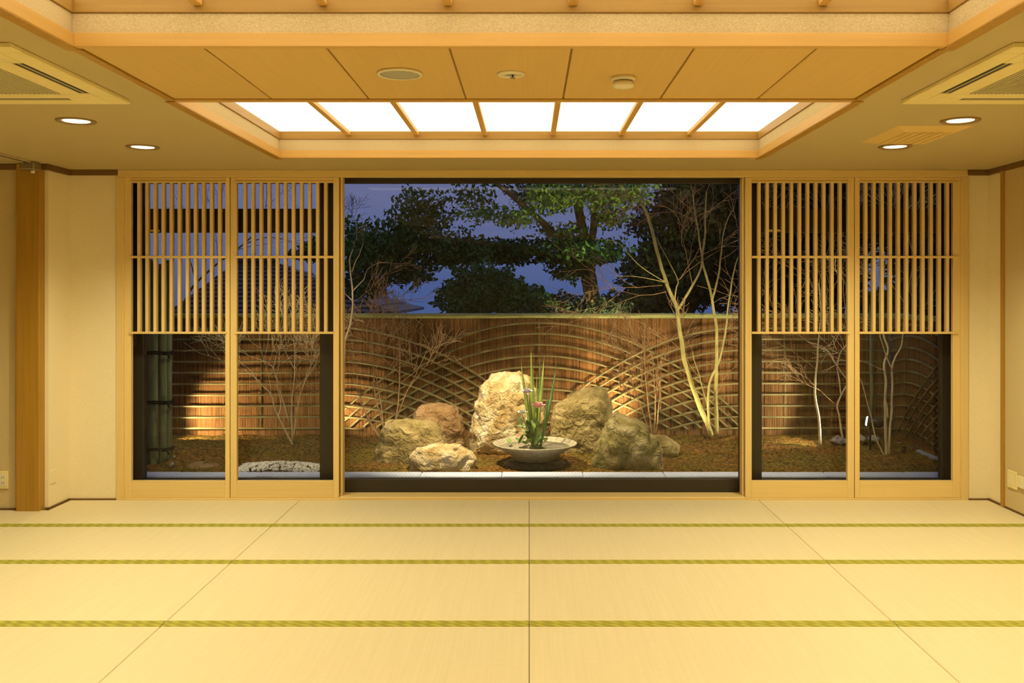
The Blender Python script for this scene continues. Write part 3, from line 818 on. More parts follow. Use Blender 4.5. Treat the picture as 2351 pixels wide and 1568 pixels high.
# kerb and gutter in front of it
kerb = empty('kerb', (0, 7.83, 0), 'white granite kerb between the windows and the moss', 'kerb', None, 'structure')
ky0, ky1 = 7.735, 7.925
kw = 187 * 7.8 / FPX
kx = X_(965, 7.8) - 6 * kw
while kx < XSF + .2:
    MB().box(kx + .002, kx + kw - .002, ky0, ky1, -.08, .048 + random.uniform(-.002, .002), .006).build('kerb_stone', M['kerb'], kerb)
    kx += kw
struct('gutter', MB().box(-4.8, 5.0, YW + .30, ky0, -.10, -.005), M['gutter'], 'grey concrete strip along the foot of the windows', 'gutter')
struct('far_ground', MB().add([(-60, YF + .06, -.5), (60, YF + .06, -.5), (60, 90, -1.2), (-60, 90, -1.2), (-60, 6.9, -.5), (-4.6, 6.9, -.5), (-4.6, YF + .06, -.5), (60, 6.9, -.5), (4.2, 6.9, -.5), (4.2, YF + .06, -.5)],
       [(0, 1, 2, 3), (4, 5, 6, 0), (8, 7, 1, 9)]), M['far_ground'], 'dark ground beyond the fence', 'ground')

# ---- fence of cedar bark with bamboo strips
FT = Z_(725, YF)             # centre of the top rail
CREST = [Z_(740 + 25.4 * k, YF) for k in range(10)]
def make_fence(name, label, length, strips, loc, rotz):
    """Local frame: x along the fence, y towards the back, z up."""
    root = empty(name, loc, label, 'fence'); root.rotation_euler = (0, 0, rotz)
    nb = round(length / .335); w = length / nb
    for k in range(nb):
        b = MB()
        segs = 5
        x0, x1 = k * w + .001, (k + 1) * w - .001
        yo = random.uniform(-.005, .005); tl = random.uniform(-.007, .007)
        vs = []
        for i in range(segs + 1):
            u = i / segs
            x = x0 + (x1 - x0) * u
            y = yo + tl * (u - .5) * 2 - .006 * math.sin(u * math.pi)
            for (yy, zz) in ((y - .010, -.10), (y - .010 + random.uniform(-.003, .003), .65), (y - .010, FT + .0), (y + .010, FT + .0), (y + .010, -.10)):
                vs.append((x, yy, zz))
        fs = []
        for i in range(segs):
            for q in range(5):
                a = i * 5 + q; c = i * 5 + (q + 1) % 5
                fs.append((a, c, c + 5, a + 5))
        fs.append((0, 4, 3, 2, 1)); fs.append(tuple(segs * 5 + q for q in range(5)))
        b.add(vs, fs)
        me = b.mesh('bark_panel'); fix_normals(me)
        link('bark_panel', me, M['bark'], root, local=True)
    # top rail: green bamboo with nodes
    pts, rad = [], []
    x = -.03
    while x < length + .03:
        for dx, r in ((0, .0275), (.012, .031), (.024, .0275), (.25, .0275)):
            pts.append((x + dx, -.012, FT)); rad.append(r)
        x += .30
    o = MB().tube(pts, rad, 12).build('top_rail', M['bamboo_rail'], root, True); o.location = (0, 0, 0)
    for pts in strips:
        rads = []
        for i in range(len(pts)): rads.append(.0115 * (1.15 if i % 7 == 0 else 1.0))
        o = MB().tube(pts, rads, 6).build('bamboo_strip', M['strip'], root, True); o.location = (0, 0, 0)
    # foot board
    o = MB().box(0, length, -.018, .0, -.1, Z_(1000, YF) + .01, .004).build('foot_board', M['bark'], root); o.location = (0, 0, 0)
    return root
FX0 = -4.55
KP = .00101 * FPX / YF       # arch curvature
def strip_pts(f, xa, xb, yoff, zmin):
    pts = []
    n = max(2, int((xb - xa) / .07))
    for i in range(n + 1):
        x = xa + (xb - xa) * i / n
        z = f(x)
        if z < zmin: continue
        pts.append((x - FX0, yoff + .003 * noise.noise((x * 2, yoff * 90, z)), z + .004 * noise.noise((x * 1.7, z * 5, 0))))
    return pts
strips = []
xc = X_(1237, YF); xl = X_(770, YF); xr = X_(1704, YF)
zmin = Z_(985, YF)
for k, z0 in enumerate(CREST):
    strips.append(strip_pts(lambda x: z0 - KP * (x - xc) ** 2, xc - 2.3, xc + 2.3, -.042, zmin))
    zl = z0 - 12 * YF / FPX
    strips.append(strip_pts(lambda x: zl - (KP * (x - xl) ** 2 if x > xl else -.004 * (x - xl)), FX0, xl + 1.85, -.066, zmin))
    strips.append(strip_pts(lambda x: zl - (KP * (x - xr) ** 2 if x < xr else .004 * (x - xr)), xr - 1.85, XSF, -.066, zmin))
strips = [s_ for s_ in strips if len(s_) > 2]
# short upright ties at the crest
fence = make_fence('bamboo_fence', 'brown cedar-bark fence with arching bamboo strips behind the stones', XSF - FX0, strips, (FX0, YF, 0), 0)
for px in (1092, 1237, 1380, 600, 1800):
    x = X_(px, YF) - FX0
    o = MB().tube([(x, -.020, FT - .03), (x + .004, -.022, .62), (x, -.02, .12)], .006, 5).build('upright_tie', M['strip'], fence); o.location = (0, 0, 0)
# side fence
sl = YF - 7.44
s2 = []
for k, z0 in enumerate(CREST):
    for (c, dr) in ((0.55, 1), (2.4, 1)):
        pts = []
        for i in range(33):
            x = sl * i / 32
            z = z0 - KP * 1.1 * (x - c) ** 2
            if z > .10: pts.append((x, -.03 - (.02 if c > 1 else 0), z))
        if len(pts) > 2: s2.append(pts)
make_fence('bamboo_fence', 'shadowed bark fence with crossed bamboo strips running towards the last window', sl, s2, (XSF, YF - .09, 0), -math.pi / 2)
struct('kerb_side', MB().box(XSF - .10, XSF - .04, 7.95, YF - .05, -.05, .055, .005), M['gutter'], 'grey edging strip at the foot of the side fence', 'kerb')

# ---- bundle of bamboo poles by the first window
bY = 8.4
broot = empty('bamboo_poles', (X_(360, bY), bY, 0), 'bundle of grey-green bamboo poles tied with black rope outside the first screen', 'bamboo')
ztop = Z_(596, bY)
for i, (px, dy, r) in enumerate(((341, .0, .036), (356, -.025, .038), (372, .02, .036), (381, .07, .030), (348, .07, .036))):
    x = X_(px, bY); pts, rad = [], []
    z = -.02; k = 0
    while z < ztop:
        for dz, q in ((0, 1.0), (.010, 1.07), (.020, 1.0)):
            pts.append((x + .004 * noise.noise((i * 3.1, z, 0)), bY + dy, z + dz)); rad.append(r * q)
        z += .27 + .03 * (i % 3)
    pts.append((x, bY + dy, ztop - .02 * i)); rad.append(r)
    MB().tube(pts, rad, 12).build('pole', M['bamboo_pole'], broot, True)
for py in (812, 925, 1032):
    z = Z_(py, bY)
    for dz in (0, .018):
        pts = []
        for k in range(25):
            a = 2 * math.pi * k / 24
            pts.append((X_(361, bY) + .135 * math.cos(a), bY + .022 + .095 * math.sin(a), z + dz + .004 * math.sin(3 * a)))
        MB().tube(pts, .008, 6).build('rope', M['rope'], broot, True)
    kx_ = X_(384, bY)
    MB().tube([(kx_ - .02, bY - .08, z), (kx_ + .03, bY - .09, z + .01), (kx_ + .055, bY - .09, z - .03)], .008, 6).build('rope_knot', M['rope'], broot, True)

# ---- rocks
def icosphere(sub):
    import bmesh
    bm = bmesh.new(); bmesh.ops.create_icosphere(bm, subdivisions=sub, radius=1)
    v = [Vector(p.co) for p in bm.verts]; f = [tuple(q.index for q in p.verts) for p in bm.faces]
    bm.free(); return v, f
ICO5 = icosphere(5); ICO2 = icosphere(2); ICO3 = icosphere(3)
def rock(name, label, outline, Y, depth, mat, seed, rough=.05, ridged=.05, group=None, ico=ICO5):
    """A boulder at depth Y whose front outline follows the given points."""
    pts = [P(px, py, Y) for px, py in outline]
    cx = sum(p.x for p in pts) / len(pts); cz = sum(p.z for p in pts) / len(pts)
    poly = sorted(((math.atan2(p.z - cz, p.x - cx), math.hypot(p.x - cx, p.z - cz)) for p in pts))
    def rad(a):
        for i in range(len(poly)):
            a0, r0 = poly[i]; a1, r1 = poly[(i + 1) % len(poly)]
            b1 = a1 if a1 > a0 else a1 + 2 * math.pi
            aa = a if a >= a0 else a + 2 * math.pi
            if a0 <= aa <= b1:
                x0, y0, x1, y1 = r0 * math.cos(a0), r0 * math.sin(a0), r1 * math.cos(b1), r1 * math.sin(b1)
                dx, dy = math.cos(aa), math.sin(aa)
                den = dx * (y1 - y0) - dy * (x1 - x0)
                if abs(den) < 1e-9: return r0
                return (x0 * (y1 - y0) - y0 * (x1 - x0)) / den
        return poly[0][1]
    vs = []
    S = max(p[1] for p in poly)
    for v in ico[0]:
        a = math.atan2(v.z, v.x); rr = rad(a)
        # blocky cross-section: push the front and back out
        q = math.hypot(v.x, v.z)
        k = q ** 0.72 / max(q, 1e-6) if q > 1e-6 else 1
        p = Vector((v.x * k * rr, math.copysign(abs(v.y) ** 0.85, v.y) * depth, v.z * k * rr))
        n1 = noise.noise((p.x / S * 1.6 + seed, p.y / S * 1.6, p.z / S * 1.6 + seed * .37))
        n2 = 1 - abs(noise.noise((p.x / S * 3.3 + seed, p.y / S * 3.3 + 9, p.z / S * 3.3)))*2
        n3 = noise.noise((p.x / S * 8 + seed, p.y / S * 8, p.z / S * 8))
        n4 = noise.noise((p.x / S * 19 + seed, p.y / S * 19, p.z / S * 19))
        n5 = 1 - abs(noise.noise((p.x / S * 6.5 + seed * 3, p.y / S * 6.5, p.z / S * 9)))*2
        dd = S * (rough * n1 + ridged * (n2 - .4) + ridged * .55 * (n5 - .4) + .028 * n3 + .014 * n4)
        # fracture planes
        st = noise.noise((p.x / S * 1.1 + seed * 2, p.y / S, p.z / S * 5.5))
        dd += S * .05 * round(st * 3) / 3
        d = Vector((v.x, v.y, v.z))
        p += d * dd
        vs.append((cx + p.x, Y + p.y, cz + p.z))
    o = MB().add(vs, ico[1]).build(name, mat, None, True)
    tag(o, label, 'rock', group)
    set_origin(o, (cx, Y, gz(cx, Y)))
    return o
G_ = 'garden boulders'
rock('boulder', 'tall pale craggy boulder standing behind the flower bowl',
     [(1078, 1060), (1084, 1000), (1093, 930), (1106, 888), (1128, 862), (1163, 858), (1196, 852), (1215, 872), (1236, 915), (1246, 960), (1246, 1060), (1160, 1075)], 9.02, .26, M['rock_pale'], 1.3, .03, .05, G_)
rock('boulder', 'wide olive slab-topped boulder at the left of the stone group',
     [(858, 1095), (866, 1030), (884, 968), (945, 962), (985, 968), (1008, 985), (1025, 1020), (1030, 1095), (940, 1110)], 8.58, .22, M['rock_olive'], 4.1, .02, .025, G_)
rock('boulder', 'rounded brown boulder behind the olive slab-topped one',
     [(944, 1010), (950, 950), (965, 932), (1005, 926), (1045, 932), (1060, 960), (1068, 1030), (1000, 1060)], 8.98, .20, M['rock_brown'], 7.7, .025, .03, G_)
rock('boulder', 'low pale cream boulder lying in front of the stone group by the kerb',
     [(938, 1085), (943, 1045), (962, 1029), (1000, 1021), (1050, 1021), (1078, 1036), (1092, 1058), (1088, 1088), (1010, 1105)], 8.17, .17, M['rock_pale'], 2.2, .03, .05, G_)
rock('boulder', 'big tan boulder leaning behind the bowl in front of the lit fence',
     [(1262, 1000), (1266, 962), (1290, 918), (1335, 895), (1385, 893), (1400, 920), (1402, 1000), (1398, 1080), (1270, 1085)], 8.98, .20, M['rock_olive'], 11.4, .03, .045, G_)
rock('boulder', 'peaked mossy boulder with pale top beside the kerb',
     [(1357, 1095), (1368, 1040), (1392, 975), (1414, 944), (1448, 958), (1490, 988), (1520, 1035), (1530, 1095), (1440, 1110)], 8.36, .25, M['rock_moss'], 15.9, .03, .05, G_)
rock('boulder', 'small low boulder sticking out past the peaked mossy one',
     [(1490, 1050), (1500, 996), (1535, 1003), (1560, 1022), (1556, 1048), (1520, 1062)], 8.80, .14, M['rock_olive'], 19.2, .03, .04, G_, ICO3)
for i, (px0, px1, py0, py1, Y, lb) in enumerate(((1905, 1945, 1000, 1022, 9.25, 'grey stone at the foot of the pale twisted trunk'),
                                             (1962, 1990, 997, 1016, 9.3, 'grey stone beside the lit garden lamp'),
                                             (1992, 2022, 999, 1015, 9.32, 'grey stone just past the lit garden lamp'),
                                             (390, 400, 1059, 1074, 8.2, 'small pale stone at the foot of the bamboo poles'),
                                             (393, 408, 1047, 1057, 8.55, 'small bluish stone behind the bamboo poles'))):
    rock('stone', lb, [(px0, (py0 + py1) / 2), ((px0 + px1) / 2, py0), (px1, (py0 + py1) / 2), ((px0 + px1) / 2, py1 + 3)], Y, .08 if i < 3 else .03, M['rock_grey'], 30 + i * 3, .05, .06, 'small garden stones', ICO3)
# flat stepping stone and gravel heap near the first window
rock('stepping_stone', 'flat pinkish stepping stone outside the first screen', [(418, 1072), (440, 1062), (505, 1064), (520, 1073), (470, 1080)], 8.30, .13, M['rock_brown'], 51, .02, .02, None, ICO3)
gv = MB()
for i in range(700):
    u = random.random(); px = 545 + 190 * u
    Y = random.uniform(7.96, 8.32)
    hgt = .055 * max(0, math.sin(math.pi * min(1, max(0, .06 + u * .9)))) * (1 - ((Y - 8.12) / .24) ** 2)
    c = Vector((X_(px, 8.1), Y, gz(X_(px, 8.1), Y) + max(0, hgt) + .004)); r = random.uniform(.010, .022)
    for_rot = Matrix.Rotation(random.uniform(0, 6.28), 3, Vector((random.uniform(-1, 1), random.uniform(-1, 1), 1)).normalized())
    base = [(1, 0, 0), (-1, 0, 0), (0, 1, 0), (0, -1, 0), (0, 0, .7), (0, 0, -.7)]
    gv.add([c + (for_rot @ Vector(b)) * r for b in base], [(0, 2, 4), (2, 1, 4), (1, 3, 4), (3, 0, 4), (2, 0, 5), (1, 2, 5), (3, 1, 5), (0, 3, 5)])
gv.build('gravel', M['gravel'], None, label='heap of white gravel on the moss behind the second screen', cat='gravel', kind='stuff')

# ---- flower bowl
wY = 8.36
wx = X_(1228, wY); rz = Z_(1017, wY); rb = 97 * wY / FPX
bz = gz(wx, wY)
stand_top = bz + .045
sroot = empty('bowl_stand', (wx, wY, bz), 'low dark stand under the flower bowl', 'stand')
MB().lathe([(.27, -.03), (.285, .0), (.285, .012), (.26, .02), (.25, .03)], 40, (wx, wY, bz)).build('base_plate', M['stand'], sroot, True)
for k in range(6):
    a = k * math.pi / 3 + .2
    MB().lathe([(.035, .02), (.045, .03), (.03, .045)], 12, (wx + .2 * math.cos(a), wY + .2 * math.sin(a), bz)).build('foot', M['stand'], sroot, True)
MB().lathe([(.13, .02), (.15, .045)], 24, (wx, wY, bz)).build('hub', M['stand'], sroot, True)
bowl = empty('flower_bowl', (wx, wY, stand_top), 'wide shallow stoneware bowl holding the flower arrangement', 'bowl')
hz = rz - stand_top
MB().lathe([(0, .0), (.165, .0), (.180, .008), (.245, hz * .42), (.315, hz * .74), (rb - .008, hz - .010), (rb, hz), (rb - .008, hz + .004), (rb - .03, hz - .014), (.30, hz * .68), (.15, hz * .45), (0, hz * .40)], 56, (wx, wY, stand_top)).build('shell', M['bowl'], bowl, True)
MB().lathe([(0, hz - .034), (.325, hz - .034), (.31, hz - .05)], 48, (wx, wY, stand_top)).build('soil', M['bowl'], bowl, True)

fa = empty('flower_arrangement', (wx, wY, rz - .03), 'iris leaves and pink flowers arranged in the shallow bowl', 'flowers')
fz = rz - .03
def blade(base, tip, w, bend, mat, twist=0.0):
    b, t = Vector(base), Vector(tip)
    vs, n = [], 10
    side = Vector((math.cos(twist), math.sin(twist), 0))
    for i in range(n + 1):
        u = i / n
        p = b.lerp(t, u) + Vector(bend) * math.sin(u * math.pi) * .5
        ww = w * (0.55 + .45 * math.sin(min(1, u * 2.2) * math.pi / 2)) * (1 - max(0, (u - .35) / .65) ** 1.6)
        vs += [p - side * ww / 2, p + Vector((0, -.006 * (1 - u), 0)), p + side * ww / 2, p + Vector((0, .004 * (1 - u), 0))]
    fs = []
    for i in range(n):
        for q in range(4):
            a, c = i * 4 + q, i * 4 + (q + 1) % 4
            fs.append((a, c, c + 4, a + 4))
    return MB().add(vs, fs).build('blade_leaf', mat, fa, True)
bc = Vector((wx, wY, fz))
for (px, py, dy, w, bend, dark, bx) in ((1195, 820, -.06, .034, (-.02, 0, 0), 0, 1226), (1219, 797, .0, .044, (0, -.02, 0), 0, 1226), (1250, 815, .03, .034, (.01, 0, 0), 0, 1229),
                                    (1279, 824, .06, .030, (.03, 0, 0), 1, 1240), (1207, 880, -.10, .036, (-.02, 0, 0), 0, 1224), (1232, 858, -.08, .032, (.01, 0, 0), 0, 1230),
                                    (1259, 892, .0, .030, (.02, 0, 0), 1, 1242), (1240, 822, .08, .024, (.01, 0, 0), 1, 1234), (1216, 905, -.12, .040, (-.015, 0, 0), 0, 1222)):
    Y = wY + dy
    blade((X_(bx, wY), wY + dy * .3, fz), P(px, py, Y), w, bend, M['blade_dark'] if dark else M['blade'], random.uniform(-.4, .4))
def flower(px, py, dy, r, mat, name):
    c = P(px, py, wY + dy)
    stem = MB().tube([(X_(1226, wY), wY, fz), (c + Vector((X_(1226, wY) - c.x, 0, -.12)) * .5) if False else ((c.x * .6 + X_(1226, wY) * .4), wY + dy * .6, (c.z + fz) / 2 + .02), c], .004, 5).build('flower_stem', M['blade_dark'], fa, True)
    m = MB()
    for ring, (n, rr, tilt) in enumerate(((3, .35, 1.25), (5, .65, .95), (6, 1.0, .55))):
        for k in range(n):
            a = 2 * math.pi * k / n + ring * .6
            d = Vector((math.cos(a), math.sin(a), 0)); s_ = Vector((-math.sin(a), math.cos(a), 0))
            vs = []
            for i in range(4):
                u = i / 3
                p = c + d * r * rr * (.25 + .75 * u) * math.cos(tilt * (1 - .5 * u)) + Vector((0, 0, r * (.15 + rr * .0 + u * math.sin(tilt) * .8)))
                w = r * (.30 + .45 * math.sin(u * math.pi * .75)) * (.6 + .4 * rr)
                vs += [p - s_ * w / 2, p + d * r * .08, p + s_ * w / 2]
            fs = []
            for i in range(3):
                for q in range(2):
                    b0 = i * 3 + q
                    fs.append((b0, b0 + 1, b0 + 4, b0 + 3))
            m.add(vs, fs)
    return m.build(name, mat, fa, True)
flower(1235, 938, -.17, .066, M['pink'], 'pink_flower')
flower(1209, 904, -.16, .054, M['lilac'], 'lilac_flower')
flower(1199, 952, -.18, .05, M['white_petal'], 'white_flower')
flower(1216, 902, -.12, .030, M['lilac'], 'lilac_flower')
def leaf_mesh(c, d, ln, w, mb, droop=.2):
    d = Vector(d).normalized(); s_ = d.cross(Vector((0, 0, 1)))
    s_ = s_.normalized() if s_.length > 1e-3 else Vector((1, 0, 0))
    vs = []
    for u, ww in ((0, .1), (.3, .9), (.6, 1.0), (.85, .55), (1, .04)):
        p = Vector(c) + d * ln * u + Vector((0, 0, -droop * ln * u * u))
        vs += [p - s_ * w * ww / 2, p + Vector((0, 0, -.12 * w * ww)), p + s_ * w * ww / 2]
    fs = []
    for i in range(4):
        for q in range(2):
            b0 = i * 3 + q; fs.append((b0, b0 + 1, b0 + 4, b0 + 3))
    mb.add(vs, fs)
for k in range(58):
    a = random.uniform(0, 6.28); e = random.uniform(.1, 1.2)
    c = (wx - .04 + random.gauss(0, .065), wY - .06 + random.gauss(0, .05), fz + random.uniform(.0, .20))
    mb = MB(); leaf_mesh(c, (math.cos(a) * math.cos(e), math.sin(a) * math.cos(e) - .2, math.sin(e)), random.uniform(.07, .14), random.uniform(.035, .055), mb)
    mb.build('leaf', M['leaf_fresh'] if random.random() < .65 else M['blade_dark'], fa, True)

# ---- bare trees and shrubs
def spline(pts, sub=5):
    pts = [Vector(p) for p in pts]
    if len(pts) < 3: return [pts[0].lerp(pts[-1], i / sub) for i in range(sub + 1)]
    out = []
    q = [pts[0] * 2 - pts[1]] + pts + [pts[-1] * 2 - pts[-2]]
    for i in range(1, len(q) - 2):
        p0, p1, p2, p3 = q[i - 1], q[i], q[i + 1], q[i + 2]
        for s_ in range(sub):
            t = s_ / sub
            out.append(.5 * ((2 * p1) + (p2 - p0) * t + (2 * p0 - 5 * p1 + 4 * p2 - p3) * t * t + (3 * p1 - p0 - 3 * p2 + p3) * t ** 3))
    out.append(pts[-1])
    return out
def twig_tree(mb, p, d, ln, r, depth, spread=.55, up=.15, planar=.5):
    """Branching twigs from p in direction d."""
    d = Vector(d).normalized()
    n = 4; pts = [Vector(p)]; cur = Vector(d)
    kids = []
    for i in range(n):
        cur = (cur + Vector((random.gauss(0, .16), random.gauss(0, .16) * planar, random.gauss(0, .12) + up * .12))).normalized()
        pts.append(pts[-1] + cur * ln / n)
        if depth > 0 and i >= 1 and random.random() < .72:
            ang = random.choice((-1, 1)) * random.uniform(.35, .95) * spread * 1.6
            ax = Vector((random.gauss(0, .5), 1, random.gauss(0, .5))).normalized()
            kids.append((pts[-1].copy(), Matrix.Rotation(ang, 3, ax) @ cur))
    mb.tube(pts, [max(.0021, r * (1 - .6 * i / n)) for i in range(n + 1)], 4 if r < .006 else 5, False)
    if depth > 0:
        for (q, dd) in kids: twig_tree(mb, q, dd, ln * random.uniform(.55, .8), r * .6, depth - 1, spread, up, planar)
        twig_tree(mb, pts[-1], cur, ln * .7, r * .5, depth - 1, spread, up, planar)

def bare_tree(name, label, cat, stems, Y, mat, twigs, twig_mat='twig', group=None, base=None):
    """stems: list of (pixel polyline, depth offsets at both ends, r0, r1); twigs: (px, py, dY, dir, length, r, depth)."""
    b0 = base or P(*stems[0][0][0], Y)
    root = empty(name, (b0[0], b0[1], gz(b0[0], b0[1])), label, cat, group)
    for (pl, d0, d1, r0, r1) in stems:
        n = len(pl)
        pts = [P(px, py, Y + d0 + (d1 - d0) * i / max(1, n - 1)) for i, (px, py) in enumerate(pl)]
        sp = spline(pts, 6)
        m = len(sp)
        sp = [p + Vector((noise.noise((p.z * 6, p.x * 3, 1)), noise.noise((p.z * 5, 7, p.x * 3)), 0)) * .008 for p in sp]
        rad = [(r0 + (r1 - r0) * i / (m - 1)) * (1 + .08 * noise.noise((i * 1.7, r0 * 900, 0))) for i in range(m)]
        MB().tube(sp, rad, 8).build('stem', M[mat], root, True)
    if twigs:
        mb = MB()
        for (px, py, dY, d, ln, r, dep) in twigs:
            twig_tree(mb, P(px, py, Y + dY), d, ln, r, dep)
        mb.build('twigs', M[twig_mat], root, False, kind='stuff')
    return root
random.seed(21)
# multi-stem tree by the wide window
T1 = [([(1633, 1000), (1620, 965), (1600, 914), (1579, 855), (1565, 790), (1557, 735), (1552, 700), (1530, 650), (1512, 590), (1497, 530), (1485, 490), (1476, 474)], 0, .05, .026, .014),
      ([(1556, 712), (1570, 690), (1590, 655), (1606, 625), (1613, 598), (1607, 560), (1600, 510), (1593, 470), (1590, 440)], .03, .1, .014, .006),
      ([(1645, 995), (1644, 905), (1645, 817), (1645, 760), (1638, 708), (1628, 655), (1613, 598), (1618, 545), (1620, 490), (1622, 440)], .1, .16, .020, .007),
      ([(1628, 990), (1627, 964), (1629, 880), (1647, 838), (1660, 794), (1668, 740), (1675, 680), (1686, 620), (1700, 575)], -.05, .0, .013, .006),
      ([(1634, 690), (1648, 640), (1655, 595), (1660, 540), (1672, 500), (1685, 478)], .12, .16, .011, .004),
      ([(1628, 940), (1616, 902), (1603, 858), (1595, 828), (1590, 806)], .02, .1, .009, .004),
      ([(1550, 690), (1553, 660), (1556, 645), (1540, 610), (1522, 575), (1508, 545)], .02, .1, .007, .003),
      ([(1535, 650), (1510, 638), (1470, 610), (1440, 580), (1415, 555), (1360, 548)], .0, -.1, .006, .002),
      ([(1525, 648), (1490, 640), (1450, 634), (1410, 635)], .0, -.1, .005, .0015)]
tw = [(1476, 474, .05, (-.3, 0, 1), .30, .006, 3), (1478, 476, .05, (.25, 0, 1), .30, .006, 3), (1480, 480, .05, (-.9, .1, .5), .45, .006, 3), (1590, 440, .1, (-.4, 0, 1), .35, .004, 3),
      (1600, 510, .1, (-.9, 0, .8), .5, .005, 3), (1622, 440, .15, (.3, 0, 1), .3, .004, 3), (1620, 500, .15, (.8, 0, 1), .5, .005, 3), (1685, 478, .15, (.2, 0, 1), .3, .003, 2),
      (1556, 645, .05, (.8, 0, .7), .55, .005, 4), (1562, 640, .05, (.4, 0, 1), .5, .005, 4), (1590, 655, .05, (-.3, 0, 1), .45, .005, 3), (1590, 806, .1, (-.4, 0, .8), .3, .003, 3),
      (1655, 595, .1, (.8, 0, .5), .4, .004, 3), (1700, 575, .0, (.0, 0, 1), .3, .003, 2), (1520, 655, .0, (-1, 0, .1), .5, .004, 3), (1530, 670, .0, (-1, 0, -.1), .55, .004, 3),
      (1645, 817, .1, (.6, 0, .8), .4, .004, 3), (1608, 870, .1, (-.6, 0, .7), .4, .004, 3), (1627, 930, .0, (.8, 0, .7), .4, .004, 3)]
bare_tree('bare_tree', 'tall bare tree with several greenish stems rising above the fence', 'tree', T1, 9.3, 'stem_green', tw)
# thin tree at the start of the wide window
T2 = [([(786, 1040), (786, 930), (789, 852), (792, 788), (804, 745), (809, 708), (809, 661), (804, 621), (802, 595), (810, 572)], 0, 0, .013, .005),
      ([(808, 624), (816, 600), (825, 584), (833, 560)], 0, .05, .006, .003),
      ([(810, 668), (826, 651), (836, 640), (845, 618), (869, 604), (893, 602)], 0, .1, .006, .002),
      ([(809, 690), (800, 682), (790, 672)], 0, 0, .005, .003)]
tw = [(833, 560, .05, (.2, 0, 1), .16, .0024, 1), (810, 572, 0, (.1, 0, 1), .16, .0024, 1), (869, 604, .1, (1, 0, .1), .22, .0024, 2), (809, 708, 0, (1, 0, .25), .4, .003, 2), (812, 692, 0, (1, 0, .5), .3, .0028, 2)]
bare_tree('bare_tree', 'slim bare tree at the edge of the wide window on the pillar side', 'tree', T2, 8.9, 'stem', tw, 'twig')
# shrub behind the olive boulder
T3 = [([(857, 1084), (862, 1045), (873, 1008), (880, 980), (862, 915), (858, 860), (856, 790)], 0, .35, .011, .004),
      ([(873, 1008), (845, 960), (828, 915), (820, 860), (812, 815)], .1, .35, .008, .003),
      ([(880, 985), (876, 940), (868, 890), (862, 850)], .15, .35, .007, .003),
      ([(907, 970), (915, 920), (918, 860), (917, 800), (912, 760), (905, 740)], .3, .4, .008, .003),
      ([(905, 975), (930, 910), (950, 870), (968, 832)], .3, .4, .006, .002),
      ([(868, 1000), (850, 975), (822, 905)], .1, .3, .006, .003)]
tw = [(px, py, .35, d, ln, .0035, 3) for px, py, d, ln in ((856, 790, (-.1, 0, 1), .3), (812, 815, (-.4, 0, 1), .3), (862, 850, (.4, 0, 1), .35), (905, 740, (-.3, 0, 1), .2), (917, 800, (.5, 0, 1), .3),
      (968, 832, (.6, 0, 1), .2), (940, 890, (.6, 0, .7), .3), (826, 905, (-.6, 0, .8), .4), (862, 915, (.5, 0, .9), .4), (868, 890, (-.5, 0, .9), .4), (918, 860, (-.6, 0, .9), .35), (845, 960, (-.8, 0, .6), .35), (918, 880, (.6, 0, .8), .35))]
bare_tree('bare_shrub', 'bare twiggy shrub behind the olive slab-topped boulder', 'shrub', T3, 8.9, 'twig', tw)
# dry shrub in front of the lamp glow
T4 = [([(1496, 998), (1488, 930), (1482, 870), (1478, 810), (1478, 770)], 0, 0, .008, .003),
      ([(1490, 995), (1470, 930), (1452, 880), (1440, 840)], 0, 0, .006, .003),
      ([(1500, 998), (1505, 930), (1500, 860), (1496, 800)], 0, 0, .006, .003),
      ([(1505, 996), (1512, 940), (1515, 890), (1510, 850)], 0, 0, .005, .002)]
tw = []
for k in range(17):
    px = random.uniform(1440, 1515); py = random.uniform(800, 960)
    tw.append((px, py, random.uniform(-.08, .08), ((px - 1485) / 90, 0, 1), random.uniform(.16, .28), .0028, 2))
bare_tree('bare_shrub', 'dense reddish-brown twiggy shrub beside the peaked boulder', 'shrub', T4, 9.35, 'twig', tw)
# vase-shaped shrub in the second screen
T5 = [([(673, 1022), (652, 985), (632, 940), (622, 905), (596, 880), (575, 850)], 0, 0, .010, .003),
      ([(671, 1012), (669, 950), (673, 895), (677, 840), (676, 790), (668, 770)], 0, .1, .010, .003),
      ([(672, 1008), (680, 955), (690, 905), (702, 870), (722, 840)], 0, .05, .008, .003),
      ([(662, 968), (650, 920), (637, 880), (626, 842)], .05, .1, .007, .003),
      ([(637, 960), (645, 925), (634, 880)], .0, .1, .006, .003)]
tw = [(px, py, .05, d, ln, .0035, 3) for px, py, d, ln in ((575, 850, (-.5, 0, .8), .25), (596, 880, (-.7, 0, .8), .35), (622, 905, (-.5, 0, 1), .35), (626, 842, (-.8, 0, .6), .35), (628, 845, (.4, 0, 1), .3), (676, 800, (.2, 0, 1), .3),
      (668, 770, (-.3, 0, 1), .25), (677, 845, (.6, 0, .9), .4), (677, 850, (-.5, 0, .9), .35), (722, 840, (.5, 0, 1), .25), (702, 870, (.9, 0, .7), .3), (700, 875, (.2, 0, 1), .35), (640, 885, (-.3, 0, 1), .4), (673, 900, (.7, 0, .7), .3))]
bare_tree('bare_shrub', 'vase-shaped bare shrub seen through the second lattice screen', 'shrub', T5, 9.1, 'stem', tw, 'stem')
